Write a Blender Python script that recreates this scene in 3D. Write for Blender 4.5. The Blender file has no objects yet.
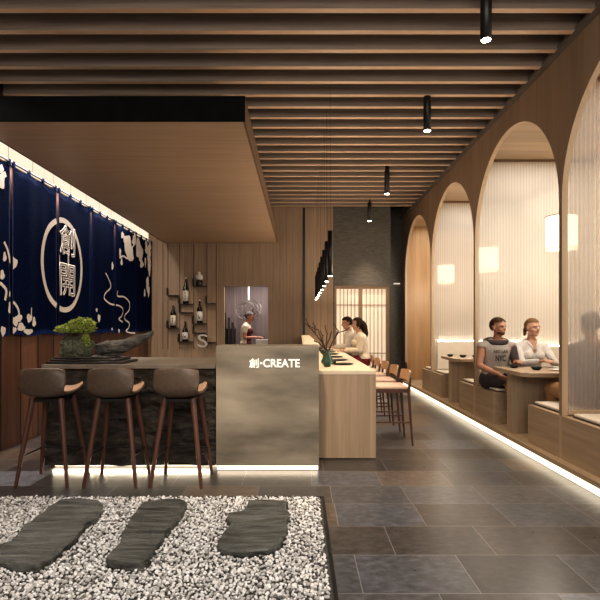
import bpy, bmesh, math, random
from mathutils import Vector, Matrix, noise, Euler
random.seed(7)
sc = bpy.context.scene
COL = sc.collection
PI = math.pi

# ------------------------------------------------------------------ materials
def new_mat(name):
    m = bpy.data.materials.new(name); m.use_nodes = True
    nt = m.node_tree; nt.nodes.clear()
    out = nt.nodes.new('ShaderNodeOutputMaterial')
    return m, nt, out

def N(nt, typ, **kw):
    n = nt.nodes.new(typ)
    for k, v in kw.items():
        if k in ('operation', 'blend_type', 'data_type', 'noise_dimensions', 'feature', 'wave_type', 'bands_direction'):
            setattr(n, k, v)
        else:
            n.inputs[k].default_value = v
    return n

def math_n(nt, op, a, b=None):
    n = nt.nodes.new('ShaderNodeMath'); n.operation = op
    for i, v in enumerate((a, b)):
        if v is None: continue
        if isinstance(v, (int, float)): n.inputs[i].default_value = v
        else: nt.links.new(v, n.inputs[i])
    return n.outputs[0]

def ramp(nt, fac, stops):
    r = nt.nodes.new('ShaderNodeValToRGB')
    e = r.color_ramp.elements
    while len(e) < len(stops): e.new(.5)
    for i, (p, c) in enumerate(stops):
        e[i].position = p; e[i].color = (*c, 1)
    nt.links.new(fac, r.inputs[0])
    return r.outputs[0]

def mixc(nt, fac, a, b, blend='MIX'):
    n = nt.nodes.new('ShaderNodeMix'); n.data_type = 'RGBA'; n.blend_type = blend
    for s, v in ((0, fac), (6, a), (7, b)):
        if isinstance(v, (int, float)): n.inputs[s].default_value = v
        elif isinstance(v, tuple): n.inputs[s].default_value = (*v, 1)
        else: nt.links.new(v, n.inputs[s])
    return n.outputs[2]

def coords(nt, scale=(1, 1, 1)):
    tc = nt.nodes.new('ShaderNodeTexCoord')
    mp = nt.nodes.new('ShaderNodeMapping')
    mp.inputs['Scale'].default_value = scale
    nt.links.new(tc.outputs['Object'], mp.inputs[0])
    return tc.outputs['Object'], mp.outputs[0]

def bump(nt, h, strength=.3, dist=.01):
    b = nt.nodes.new('ShaderNodeBump')
    b.inputs['Strength'].default_value = strength; b.inputs['Distance'].default_value = dist
    nt.links.new(h, b.inputs['Height'])
    return b.outputs[0]

def surf(name, c1, c2=None, rough=.5, scale=(6, 6, 6), bmp=.1, dist=.005, metal=0, detail=4, spec=.5, emit=None, es=0, sheen=0):
    """plain material whose colour wanders between c1 and c2 through noise"""
    m, nt, out = new_mat(name)
    c2 = c2 or tuple(x * .8 for x in c1)
    _, v = coords(nt, scale)
    n = N(nt, 'ShaderNodeTexNoise', Scale=1.0, Detail=detail); nt.links.new(v, n.inputs['Vector'])
    col = ramp(nt, n.outputs[0], [(.3, c2), (.7, c1)])
    p = nt.nodes.new('ShaderNodeBsdfPrincipled')
    nt.links.new(col, p.inputs['Base Color'])
    p.inputs['Roughness'].default_value = rough; p.inputs['Metallic'].default_value = metal
    p.inputs['Specular IOR Level'].default_value = spec
    if sheen: p.inputs['Sheen Weight'].default_value = sheen
    if emit: p.inputs['Emission Color'].default_value = (*emit, 1); p.inputs['Emission Strength'].default_value = es
    if bmp: nt.links.new(bump(nt, n.outputs[0], bmp, dist), p.inputs['Normal'])
    nt.links.new(p.outputs[0], out.inputs[0])
    return m

def wood(name, c1, c2, grain='z', rough=.45, board=None, var=.18, seam=.35, seamw=.02, gs=1.0, spec=.4):
    """grain runs along one axis; board=(axis, width) adds boards with their own tone and dark seams"""
    m, nt, out = new_mat(name)
    sc_ = {'x': (1.2, 26, 26), 'y': (26, 1.2, 26), 'z': (26, 26, 1.2)}[grain]
    obv, v = coords(nt, tuple(s * gs for s in sc_))
    n = N(nt, 'ShaderNodeTexNoise', Scale=1.0, Detail=6, Roughness=.6, Distortion=.6)
    nt.links.new(v, n.inputs['Vector'])
    n2 = N(nt, 'ShaderNodeTexNoise', Scale=.35, Detail=2, Distortion=1.5)
    nt.links.new(v, n2.inputs['Vector'])
    f = math_n(nt, 'ADD', math_n(nt, 'MULTIPLY', n.outputs[0], .55), math_n(nt, 'MULTIPLY', n2.outputs[0], .45))
    col = ramp(nt, f, [(.32, c2), (.66, c1)])
    h = n.outputs[0]
    if board:
        sep = nt.nodes.new('ShaderNodeSeparateXYZ'); nt.links.new(obv, sep.inputs[0])
        ax = sep.outputs['xyz'.index(board[0])]
        q = math_n(nt, 'DIVIDE', ax, board[1])
        fl = math_n(nt, 'FLOOR', q)
        wn = nt.nodes.new('ShaderNodeTexWhiteNoise'); wn.noise_dimensions = '1D'
        nt.links.new(fl, wn.inputs['W'])
        k = math_n(nt, 'ADD', math_n(nt, 'MULTIPLY', wn.outputs[0], var * 2), 1 - var)
        fr = math_n(nt, 'FRACT', q)
        s = math_n(nt, 'GREATER_THAN', fr, seamw)
        k = math_n(nt, 'MULTIPLY', k, math_n(nt, 'ADD', math_n(nt, 'MULTIPLY', s, 1 - seam), seam))
        cb = nt.nodes.new('ShaderNodeCombineColor')
        for i in range(3): nt.links.new(k, cb.inputs[i])
        col = mixc(nt, 1.0, col, cb.outputs[0], 'MULTIPLY')
        h = math_n(nt, 'ADD', math_n(nt, 'MULTIPLY', n.outputs[0], .3), s)
    p = nt.nodes.new('ShaderNodeBsdfPrincipled')
    nt.links.new(col, p.inputs['Base Color'])
    p.inputs['Roughness'].default_value = rough
    p.inputs['Specular IOR Level'].default_value = spec
    nt.links.new(bump(nt, h, .15, .004), p.inputs['Normal'])
    nt.links.new(p.outputs[0], out.inputs[0])
    return m

def emission(name, c, s, axis=None, step=.5):
    m, nt, out = new_mat(name)
    e = nt.nodes.new('ShaderNodeEmission'); e.inputs[1].default_value = s
    obv, v = coords(nt, (3, 3, 3))
    n = N(nt, 'ShaderNodeTexNoise', Scale=1.0); nt.links.new(v, n.inputs['Vector'])
    col = ramp(nt, n.outputs[0], [(.2, tuple(x * .9 for x in c)), (.8, c)])
    if axis:
        sep = nt.nodes.new('ShaderNodeSeparateXYZ'); nt.links.new(obv, sep.inputs[0])
        fr = math_n(nt, 'FRACT', math_n(nt, 'DIVIDE', sep.outputs['xyz'.index(axis)], step))
        s_ = math_n(nt, 'GREATER_THAN', fr, .03)
        col = mixc(nt, s_, tuple(x * .45 for x in c), col)
    nt.links.new(col, e.inputs[0]); nt.links.new(e.outputs[0], out.inputs[0])
    return m

def floor_mat():
    m, nt, out = new_mat('slate_tiles')
    tc = nt.nodes.new('ShaderNodeTexCoord')
    sep = nt.nodes.new('ShaderNodeSeparateXYZ'); nt.links.new(tc.outputs['Object'], sep.inputs[0])
    TW, TH = .62, .443
    ry = math_n(nt, 'DIVIDE', math_n(nt, 'ADD', sep.outputs[1], .04), TH)
    row = math_n(nt, 'FLOOR', ry)
    w1 = nt.nodes.new('ShaderNodeTexWhiteNoise'); w1.noise_dimensions = '1D'; nt.links.new(row, w1.inputs['W'])
    rx = math_n(nt, 'ADD', math_n(nt, 'DIVIDE', sep.outputs[0], TW), math_n(nt, 'MULTIPLY', w1.outputs[0], 7))
    colx = math_n(nt, 'FLOOR', rx)
    cb = nt.nodes.new('ShaderNodeCombineXYZ'); nt.links.new(colx, cb.inputs[0]); nt.links.new(row, cb.inputs[1])
    w2 = nt.nodes.new('ShaderNodeTexWhiteNoise'); w2.noise_dimensions = '2D'; nt.links.new(cb.outputs[0], w2.inputs['Vector'])
    # two neighbouring tiles of the same row sometimes share their tone
    fx = math_n(nt, 'FRACT', rx); fy = math_n(nt, 'FRACT', ry)
    gx = math_n(nt, 'LESS_THAN', fx, .006); gy = math_n(nt, 'LESS_THAN', fy, .010)
    g = math_n(nt, 'MAXIMUM', gx, gy)
    mp = nt.nodes.new('ShaderNodeMapping'); mp.inputs['Scale'].default_value = (1, 1.6, 1)
    nt.links.new(tc.outputs['Object'], mp.inputs[0])
    off = nt.nodes.new('ShaderNodeVectorMath'); off.operation = 'SCALE'; off.inputs[3].default_value = 9
    nt.links.new(w2.outputs[1], off.inputs[0])
    ad = nt.nodes.new('ShaderNodeVectorMath'); ad.operation = 'ADD'
    nt.links.new(mp.outputs[0], ad.inputs[0]); nt.links.new(off.outputs[0], ad.inputs[1])
    n = N(nt, 'ShaderNodeTexNoise', Scale=15.0, Detail=8, Roughness=.62, Distortion=.2); nt.links.new(ad.outputs[0], n.inputs['Vector'])
    base = ramp(nt, w2.outputs[0], [(0, (.040, .038, .038)), (.3, (.062, .055, .050)), (.5, (.080, .085, .097)), (.68, (.115, .084, .060)), (.85, (.062, .062, .066)), (1, (.17, .178, .20))])  # brown stop paints warm lamp reflections into some tiles
    veins = ramp(nt, n.outputs[0], [(.3, (.55, .55, .55)), (.5, (.98, .98, .98)), (.72, (1.65, 1.65, 1.72))])
    col = mixc(nt, 1.0, base, veins, 'MULTIPLY')
    col = mixc(nt, g, col, (.27, .25, .23))
    p = nt.nodes.new('ShaderNodeBsdfPrincipled')
    nt.links.new(col, p.inputs['Base Color'])
    rr = math_n(nt, 'ADD', math_n(nt, 'MULTIPLY', n.outputs[0], .12), .24)
    nt.links.new(rr, p.inputs['Roughness']); p.inputs['Specular IOR Level'].default_value = .6
    h = math_n(nt, 'SUBTRACT', math_n(nt, 'MULTIPLY', n.outputs[0], .5), g)
    nt.links.new(bump(nt, h, .10, .003), p.inputs['Normal'])
    nt.links.new(p.outputs[0], out.inputs[0])
    return m

def glass_mat(name, tint, tr, rough_mix=.5):
    """reeded translucent screen; vertical reeds along z, spread along x"""
    m, nt, out = new_mat(name)
    tc = nt.nodes.new('ShaderNodeTexCoord')
    sep = nt.nodes.new('ShaderNodeSeparateXYZ'); nt.links.new(tc.outputs['Object'], sep.inputs[0])
    a = math_n(nt, 'ADD', sep.outputs[0], sep.outputs[1])
    s = math_n(nt, 'SINE', math_n(nt, 'MULTIPLY', a, 2 * PI / .042))
    f = math_n(nt, 'ADD', math_n(nt, 'MULTIPLY', s, .5), .5)
    nz = N(nt, 'ShaderNodeTexNoise', Scale=1.0, Detail=1)
    mp = nt.nodes.new('ShaderNodeMapping'); mp.inputs['Scale'].default_value = (9, 9, .05)
    nt.links.new(tc.outputs['Object'], mp.inputs[0]); nt.links.new(mp.outputs[0], nz.inputs['Vector'])
    f2 = math_n(nt, 'MULTIPLY', f, math_n(nt, 'ADD', math_n(nt, 'MULTIPLY', nz.outputs[0], .3), .35))
    col = ramp(nt, f2, [(0, tuple(x * .62 for x in tint)), (.42, tint)])
    d = nt.nodes.new('ShaderNodeBsdfDiffuse'); nt.links.new(col, d.inputs[0])
    t = nt.nodes.new('ShaderNodeBsdfTranslucent'); nt.links.new(col, t.inputs[0])
    nt.links.new(bump(nt, f, .5, .01), d.inputs['Normal'])
    mx = nt.nodes.new('ShaderNodeMixShader'); mx.inputs[0].default_value = .5
    nt.links.new(d.outputs[0], mx.inputs[1]); nt.links.new(t.outputs[0], mx.inputs[2])
    tp = nt.nodes.new('ShaderNodeBsdfTransparent'); tp.inputs[0].default_value = (1, .97, .93, 1)
    m2 = nt.nodes.new('ShaderNodeMixShader')
    nt.links.new(math_n(nt, 'ADD', math_n(nt, 'MULTIPLY', f, .3 * tr), tr * .85), m2.inputs[0])
    nt.links.new(mx.outputs[0], m2.inputs[1]); nt.links.new(tp.outputs[0], m2.inputs[2])
    nt.links.new(m2.outputs[0], out.inputs[0])
    return m

M = {}
M['floor'] = floor_mat()
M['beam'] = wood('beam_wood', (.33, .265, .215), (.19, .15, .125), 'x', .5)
M['beam_lit_bottom'] = wood('beam_lit_bottom_wood', (.70, .48, .32), (.56, .38, .25), 'x', .45)  # beam undersides: light from below painted in as a paler wood tone
M['ceil_dark'] = surf('ceiling_dark_paint', (.03, .024, .02), rough=.8)
M['black'] = surf('matte_black_metal', (.012, .011, .010), (.007, .007, .007), rough=.4, bmp=.02)
M['soffit'] = wood('canopy_veneer', (.55, .40, .275), (.44, .315, .21), 'x', .4, board=('y', 1.65), var=.05, seam=.8, seamw=.004)
M['wall_wood'] = wood('back_wall_veneer', (.36, .255, .17), (.27, .185, .12), 'z', .5, board=('x', .15), var=.07, seam=.5, seamw=.03)
M['wall_left'] = wood('left_wall_boards', (.19, .095, .062), (.085, .04, .027), 'z', .3, board=('y', .40), var=.45, seam=.10, seamw=.07)
M['arch_wood'] = wood('arch_wall_veneer', (.34, .24, .165), (.26, .18, .12), 'z', .5, board=('y', .22), var=.1, seam=.75, seamw=.02)
M['reveal'] = wood('arch_edge_oak', (.50, .37, .25), (.40, .29, .19), 'z', .5)
M['oak'] = wood('pale_oak', (.43, .325, .225), (.31, .23, .155), 'y', .5)
M['oak_x'] = wood('pale_oak_across', (.43, .325, .225), (.31, .23, .155), 'x', .5)
M['oak_z'] = wood('pale_oak_upright', (.43, .325, .225), (.31, .23, .155), 'z', .5)
M['oak_top'] = wood('bar_top_maple', (.78, .68, .53), (.68, .58, .44), 'y', .4)
M['gold_wood'] = wood('honey_wood_panel', (.48, .30, .155), (.36, .215, .105), 'z', .45, board=('x', .11), var=.12, seam=.7, seamw=.04)
M['booth_ceiling'] = wood('booth_ceiling_boards', (.46, .34, .225), (.35, .255, .165), 'x', .5, board=('y', .34), var=.08, seam=.6, seamw=.02)
M['concrete'] = surf('dark_textured_plaster', (.13, .118, .10), (.085, .077, .066), .8, (10, 10, 40), .6, .02, detail=8)
M['stonepanel'] = surf('board_marked_concrete_panel', (.46, .40, .31), (.13, .112, .086), .42, (1.1, 1.1, 3.6), .15, .005, detail=10)
M['countertop'] = surf('grey_stone_worktop', (.24, .21, .175), (.14, .12, .10), .4, (5, 5, 5), .1)
M['rock'] = surf('dark_rough_rock', (.068, .056, .043), (.015, .013, .011), .75, (7, 7, 14), 1.0, .05, detail=12)
M['slate'] = surf('grey_slate', (.125, .127, .115), (.022, .024, .021), .55, (4, 18, 9), 1.0, .05, detail=14)
M['log'] = surf('weathered_driftwood', (.15, .14, .125), (.03, .028, .025), .8, (14, 30, 30), 1.0, .03, detail=10)
M['gravelbed'] = surf('dark_grit', (.10, .095, .09), (.03, .03, .028), .9, (80, 80, 80), .5)
M['navy'] = surf('indigo_linen', (.008, .019, .080), (.004, .010, .038), .95, (40, 40, 40), .1, .002, spec=.05)
M['print'] = surf('cream_print', (.80, .74, .69), (.66, .60, .56), .8, (30, 30, 30), .05)
M['stool_shell'] = surf('brown_leather', (.115, .08, .057), (.085, .06, .043), .42, (30, 30, 30), .08, .002)
M['stool_seat'] = surf('tan_leather_lining', (.62, .41, .29), (.52, .34, .24), .45, (30, 30, 30), .08, .002)
M['leg'] = wood('walnut_leg', (.13, .060, .043), (.075, .034, .025), 'z', .35)
M['chair_wood'] = wood('chair_beech', (.55, .34, .20), (.42, .25, .14), 'y', .4)
M['pad'] = surf('blush_seat_pad', (.72, .53, .42), (.62, .45, .36), .7, (40, 40, 40), .15, .002)
M['cushion'] = surf('pale_linen_cushion', (.72, .66, .56), (.62, .56, .48), .85, (60, 60, 60), .2, .002)
M['cush_edge'] = surf('dark_cushion_piping', (.09, .075, .06), rough=.8)
M['brass'] = surf('brushed_brass', (.55, .40, .25), rough=.35, metal=.8)
M['cream_wall'] = surf('cream_plaster', (.76, .68, .57), (.70, .62, .52), .8, (2, 2, 2), .05)
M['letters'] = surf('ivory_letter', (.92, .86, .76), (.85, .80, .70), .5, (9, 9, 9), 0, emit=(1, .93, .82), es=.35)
M['letter_grey'] = surf('silver_letter', (.50, .47, .43), rough=.5, bmp=0)
M['cove'] = emission('cove_light_panel', (1, .82, .62), .66, 'y', .52)
M['led'] = emission('led_strip', (1, .86, .64), 1.7)
M['lamp_face'] = emission('lamp_lens', (1, .90, .72), 22)
M['lantern'] = emission('paper_lantern_glow', (1, .88, .64), 1.7)
M['lantern_rim'] = surf('lantern_bamboo_hoop', (.35, .22, .12))
M['paper'] = surf('shoji_paper', (.80, .70, .58), (.75, .65, .53), .9, (4, 4, 4), .02, emit=(1, .80, .60), es=.26)  # faint emission stands in for light from behind the paper
M['shoji_wood'] = wood('shoji_frame_wood', (.32, .215, .135), (.24, .16, .10), 'z', .5)
M['glass'] = glass_mat('reeded_glass', (.82, .79, .74), .50)
M['glass_clear'] = glass_mat('reeded_glass_clearer', (.66, .62, .59), .62)
M['dark_rail'] = wood('dark_rail_wood', (.22, .14, .09), (.16, .10, .06), 'x')
M['mauve'] = wood('mauve_fluted_panel', (.23, .19, .185), (.16, .13, .13), 'z', .4, board=('x', .06), var=.08, seam=.75, seamw=.1)
M['bottle'] = surf('dark_bottle_glass', (.012, .010, .008), rough=.12, bmp=0)
M['label'] = surf('cream_bottle_label', (.70, .66, .54), rough=.7)
M['labelw'] = surf('white_bottle_label', (.72, .70, .68), rough=.7)
M['ink'] = surf('black_ink', (.02, .018, .016), rough=.7, bmp=0)
M['white'] = surf('white_ceramic', (.80, .77, .72), rough=.3, bmp=0)
M['dark_cer'] = surf('dark_glazed_ceramic', (.022, .026, .024), (.012, .014, .013), .3, bmp=.02)
M['green_glass'] = surf('bottle_green_glaze', (.014, .065, .045), (.007, .032, .023), .25, (20, 20, 20), .05)
M['twig'] = surf('dark_twig_bark', (.05, .03, .02), rough=.8)
M['moss'] = surf('bright_moss', (.50, .56, .15), (.16, .22, .04), .9, (60, 60, 60), .6, .01)
M['moss_dark'] = surf('grey_green_lichen', (.15, .16, .11), (.03, .036, .022), .9, (60, 60, 60), .6, .01)
M['paper_white'] = surf('white_napkin', (.85, .80, .74), rough=.8, bmp=0)
def skin(name, c): return surf(name, c, tuple(x * .85 for x in c), .5, (20, 20, 20), .03)
def cloth(name, c, c2=None): return surf(name, c, c2 or tuple(x * .82 for x in c), .85, (14, 14, 14), .25, .006)

# ------------------------------------------------------------------ mesh helpers
def obj(name, bm, mat, parent=None, smooth=False, mats=None):
    me = bpy.data.meshes.new(name)
    bm.normal_update(); bm.to_mesh(me); bm.free()
    o = bpy.data.objects.new(name, me); COL.objects.link(o)
    for m in (mats or [mat]): me.materials.append(m)
    if smooth: me.polygons.foreach_set('use_smooth', [True] * len(me.polygons))
    if parent: o.parent = parent
    return o

def tag(o, label=None, cat=None, group=None, kind=None):
    if label: o['label'] = label
    if cat: o['category'] = cat
    if group: o['group'] = group
    if kind: o['kind'] = kind
    return o

def empty(name, label, cat, loc=(0, 0, 0), rz=0, group=None):
    o = bpy.data.objects.new(name, None); COL.objects.link(o)
    o.empty_display_size = .1
    o.location = loc; o.rotation_euler = (0, 0, rz)
    return tag(o, label, cat, group)

def copy_tree(o, parent=None):
    c = o.copy(); COL.objects.link(c)
    if parent: c.parent = parent
    for ch in list(o.children): copy_tree(ch, c)
    return c

def B(): return bmesh.new()

def box(bm, x0, x1, y0, y1, z0, z1, bev=0, mi=0):
    vs = [bm.verts.new((x, y, z)) for x in (x0, x1) for y in (y0, y1) for z in (z0, z1)]
    fs = [(0, 1, 3, 2), (4, 6, 7, 5), (0, 4, 5, 1), (2, 3, 7, 6), (0, 2, 6, 4), (1, 5, 7, 3)]
    faces = [bm.faces.new([vs[i] for i in f]) for f in fs]
    for f in faces: f.material_index = mi
    if bev:
        es = list({e for f in faces for e in f.edges})
        r = bmesh.ops.bevel(bm, geom=es, offset=bev, segments=2, profile=.5, affect='EDGES')
        for f in r['faces']: f.material_index = mi
    return bm

def frame_of(d):
    d = d.normalized()
    a = Vector((0, 0, 1)) if abs(d.z) < .9 else Vector((1, 0, 0))
    u = d.cross(a).normalized(); v = d.cross(u).normalized()
    return u, v

def tube(bm, pts, radii, seg=8, cap=True, sx=1, sy=1):
    pts = [Vector(p) for p in pts]
    if isinstance(radii, (int, float)): radii = [radii] * len(pts)
    u, v = frame_of(pts[1] - pts[0]); rings = []
    for i, p in enumerate(pts):
        d = (pts[min(i + 1, len(pts) - 1)] - pts[max(i - 1, 0)]).normalized()
        u = (u - d * u.dot(d)).normalized(); v = d.cross(u)
        rings.append([bm.verts.new(p + (u * math.cos(t) * sx + v * math.sin(t) * sy) * radii[i])
                      for t in [2 * PI * k / seg for k in range(seg)]])
    for a, b in zip(rings, rings[1:]):
        for k in range(seg):
            bm.faces.new((a[k], a[(k + 1) % seg], b[(k + 1) % seg], b[k]))
    if cap:
        bm.faces.new(rings[0][::-1]); bm.faces.new(rings[-1])
    return bm

def lathe(bm, prof, cx=0, cy=0, seg=24, mi=0):
    rings = []
    for r, z in prof:
        rings.append([bm.verts.new((cx + r * math.cos(2 * PI * k / seg), cy + r * math.sin(2 * PI * k / seg), z)) for k in range(seg)])
    for a, b in zip(rings, rings[1:]):
        for k in range(seg):
            f = bm.faces.new((a[k], a[(k + 1) % seg], b[(k + 1) % seg], b[k])); f.material_index = mi
    for r, z in ((rings[0][::-1], 0), (rings[-1], 0)):
        f = bm.faces.new(r); f.material_index = mi
    return bm

def ell(bm, c, r, rot=None, seg=16, rings=10):
    m = Matrix.Translation(Vector(c)) @ ((rot.to_4x4()) if rot else Matrix.Identity(4)) @ Matrix.Diagonal((*r, 1))
    bmesh.ops.create_uvsphere(bm, u_segments=seg, v_segments=rings, radius=1, matrix=m)
    return bm

def struct(name, bm, mat, parent=None, mats=None):
    o = obj(name, bm, mat, parent, mats=mats)
    if not parent: o['kind'] = 'structure'
    return o

def text_bm(body, size, extrude=.004, offset=0, wires=None):
    """text in the XZ plane facing -Y, origin bottom-left"""
    cu = bpy.data.curves.new('t', 'FONT'); cu.body = body; cu.size = size
    cu.offset = offset
    if wires: cu.fill_mode = 'NONE'; cu.bevel_depth = wires; cu.resolution_u = 3; cu.bevel_resolution = 0
    else: cu.extrude = extrude; cu.resolution_u = 4
    o = bpy.data.objects.new('t', cu); COL.objects.link(o)
    dg = bpy.context.evaluated_depsgraph_get(); dg.update()
    me = bpy.data.meshes.new_from_object(o.evaluated_get(dg))
    bm = B(); bm.from_mesh(me)
    bpy.data.objects.remove(o); bpy.data.curves.remove(cu); bpy.data.meshes.remove(me)
    if bm.verts:
        xs = [v.co.x for v in bm.verts]; ys = [v.co.y for v in bm.verts]
        x0, y0 = min(xs), min(ys)
        for v in bm.verts: v.co = Vector((v.co.x - x0, -v.co.z, v.co.y - y0))
        w, h = max(xs) - x0, max(ys) - y0
    else: w = h = 0
    return bm, w, h

# ------------------------------------------------------------------ camera
HC = 1.4                                   # eye height
cam = bpy.data.cameras.new('camera'); co = bpy.data.objects.new('camera', cam); COL.objects.link(co)
co.location = (0, 0, HC); co.rotation_euler = (PI / 2, 0, 0)
cam.lens = 30; cam.sensor_width = 36; cam.shift_y = 26.5 / 600
cam.clip_start = .05
sc.camera = co

# ------------------------------------------------------------------ shell
Y0 = -1.2                                  # how far the room runs past the camera
WX = 2.5                                   # arch wall plane
ZC = 4.017
LX = -3.36
YB = 11.05
struct('floor', box(B(), -5.2, 4.4, Y0, 13.6, -.1, 0), M['floor'])
ceil = struct('ceiling', box(B(), LX, 4.3, Y0, 12.4, 4.28, 4.4), M['ceil_dark'])
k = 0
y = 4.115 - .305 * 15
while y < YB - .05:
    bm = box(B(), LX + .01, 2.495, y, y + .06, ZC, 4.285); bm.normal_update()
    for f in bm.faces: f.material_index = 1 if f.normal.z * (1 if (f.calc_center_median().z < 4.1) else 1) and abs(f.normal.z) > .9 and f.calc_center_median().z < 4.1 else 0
    o = obj('ceiling_beam', bm, None, ceil, mats=[M['beam'], M['beam_lit_bottom']])
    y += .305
# left wall
struct('wall_left', box(B(), LX - .12, LX, Y0, YB + .1, 0, 4.28), M['wall_left'])
struct('trim_1', box(B(), 2.43, 2.497, Y0, 12.2, ZC - .006, ZC + .03), surf('grey_ceiling_trim', (.17, .145, .12), (.12, .10, .085), .6))  # plain grey strip along the top of the arch wall
# back wall with kitchen opening
OX0, OX1, OZ = -1.68, -.71, 2.295
bm = B()
box(bm, LX, OX0, YB, YB + .12, 0, 4.28); box(bm, OX1, .73, YB, YB + .12, 0, 4.28); box(bm, OX0, OX1, YB, YB + .12, OZ, 4.28)
struct('wall_back', bm, M['wall_wood'])
struct('trim_2', box(B(), .065, .115, YB - .03, YB - .002, 1.22, ZC), M['black'])
bm = B()
box(bm, .73, .765, YB, YB + .12, 0, 4.28); box(bm, .765, 1.99, YB, YB + .12, 2.30, 4.28); box(bm, 1.99, 2.0, YB, YB + .12, 0, 4.28)
box(bm, 1.95, 2.0, YB + .12, 12.2, 0, 4.28)
struct('wall_back_right', bm, M['concrete'])
struct('wall_niche', box(B(), 1.95, 2.62, 12.2, 12.3, 0, 4.28), M['concrete'])
# kitchen box beyond the opening
struct('wall_kitchen_back', box(B(), -2.4, -.1, 12.7, 12.8, 0, 2.6), M['mauve'])
struct('wall_kitchen_left', box(B(), -2.5, -2.4, YB + .12, 12.8, 0, 2.6), M['mauve'])
struct('wall_kitchen_right', box(B(), -.1, 0, YB + .12, 12.8, 0, 2.6), M['mauve'])
struct('ceiling_kitchen', box(B(), -2.5, 0, YB + .12, 12.8, 2.6, 2.7), M['cream_wall'])

# arch wall
AC, AP, AH, ZS = 5.985, 2.372, 1.158, 2.604
bm = B()
ZT = 4.28; ZB = .548
ext = []
centres = [AC + AP * k for k in (-2, -1, 0, 1, 2)]
def quad(a, b, c, d): bm.faces.new([bm.verts.new((WX, p[0], p[1])) for p in (a, b, c, d)])
prev = Y0
for c in centres:
    y0, y1 = c - AH, c + AH
    if y0 > prev: quad((prev, ZB), (y0, ZB), (y0, ZS), (prev, ZS)); quad((prev, ZS), (y0, ZS), (y0, ZT), (prev, ZT))
    n = 48
    for i in range(n):
        a0, a1 = PI - PI * i / n, PI - PI * (i + 1) / n
        p0 = (c + AH * math.cos(a0), ZS + AH * math.sin(a0)); p1 = (c + AH * math.cos(a1), ZS + AH * math.sin(a1))
        quad(p0, p1, (p1[0], ZT), (p0[0], ZT))
    prev = y1
quad((prev, ZB), (12.2, ZB), (12.2, ZS), (prev, ZS)); quad((prev, ZS), (12.2, ZS), (12.2, ZT), (prev, ZT))
bmesh.ops.remove_doubles(bm, verts=bm.verts, dist=1e-5)
r = bmesh.ops.extrude_face_region(bm, geom=bm.faces[:])
for g in r['geom']:
    if isinstance(g, bmesh.types.BMVert): g.co.x += .055
bm.normal_update()
bmesh.ops.recalc_face_normals(bm, faces=bm.faces[:])
for f in bm.faces:
    f.material_index = 0 if abs(f.normal.x) > .5 else 1
struct('wall_right', bm, None, mats=[M['arch_wood'], M['reveal']])

# platform
bm = B()
box(bm, 2.41, 4.2, Y0, 12.2, .092, .135); box(bm, 2.47, 4.2, Y0, 12.2, 0, .092)
struct('floor_platform', bm, M['oak'])
o = obj('led_strip', box(B(), 2.452, 2.466, Y0, 12.15, .008, .085), M['led'])
tag(o, 'long warm white light strip glowing under the edge of the booth platform', 'light strip')
struct('wall_booth_back', box(B(), 4.2, 4.3, Y0, 12.2, 0, 4.28), M['cream_wall'])
struct('ceiling_booth', box(B(), 2.556, 4.2, Y0, 12.0, 3.79, 3.9), M['booth_ceiling'])
struct('wall_booth_end', box(B(), 2.556, 4.2, 11.95, 12.1, .135, 4.28), M['gold_wood'])

# ------------------------------------------------------------------ dropped canopy
t = empty('dropped_canopy', 'dark framed wooden canopy hung low over the left counters', 'canopy', (0, 0, 0))
CX0, CX1, CY0, CY1, CZ0, CZ1 = -2.99, -.495, 4.49, 11.03, 3.245, 3.46
bm = B()
box(bm, CX0, CX1, CY0, CY0 + .02, CZ0, CZ1); box(bm, CX0, CX0 + .02, CY0 + .02, CY1, CZ0, CZ1)
box(bm, CX0, CX1, CY0, CY1, CZ1, CZ1 + .01)
obj('fascia', bm, surf('flat_black_paint', (.012, .012, .012), (.009, .009, .009), 1.0, bmp=0, spec=0), t)
obj('side_panel', box(B(), CX1 - .02, CX1, CY0 + .02, CY1, CZ0, CZ1), M['dark_rail'], t)
obj('soffit_panel', box(B(), CX0 + .02, CX1 - .02, CY0 + .02, CY1, CZ0, CZ0 + .02), M['soffit'], t)
for x in (-2.6, -1.0):
    for y in (6.2, 9.8):
        obj('hanger_rod', tube(B(), [(x, y, CZ1), (x, y, 4.28)], .012), M['black'], t)

# cove light on left wall
o = obj('cove_light', box(B(), LX + .002, LX + .02, 3.0, YB - .03, 3.28, 3.62), M['cove'])
tag(o, 'glowing cream light panels in the cove along the top of left wall', 'cove light')

# ------------------------------------------------------------------ noren curtains
NX = -3.27
def NP(px, py, dx=0.0):
    """point of the picture laid on the curtain's plane"""
    d = -NX * 500 / (300 - px)
    return Vector((NX + dx, d, HC + (326.5 - py) * d / 500))
def wave(y, z):
    w = .5 + .5 * max(0, min(1, (3.2 - z) / 1.9))
    return (.009 * math.sin(y * 6.3 + 1.3 + math.sin(y * 2.1)) + .0035 * math.sin(y * 15 + 2 * math.sin(y * 3))) * w
rail = obj('curtain_rail', tube(B(), [(NX, 4.3, 3.262), (NX, 11.02, 3.262)], .012), M['black'])
bmr = B(); bmr.from_mesh(rail.data)
for y in (4.56, 5.66, 6.735, 7.82, 8.82, 9.93, 11.0): box(bmr, LX, NX, y - .012, y + .012, 3.25, 3.275)
bmr.to_mesh(rail.data); bmr.free()
tag(rail, 'thin black curtain rail along the left wall above the navy curtains', 'rail')
panels = [(4.58, 5.64), (5.69, 6.705), (6.765, 7.80), (7.85, 8.795), (8.85, 9.925), (9.94, 11.0)]
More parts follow.
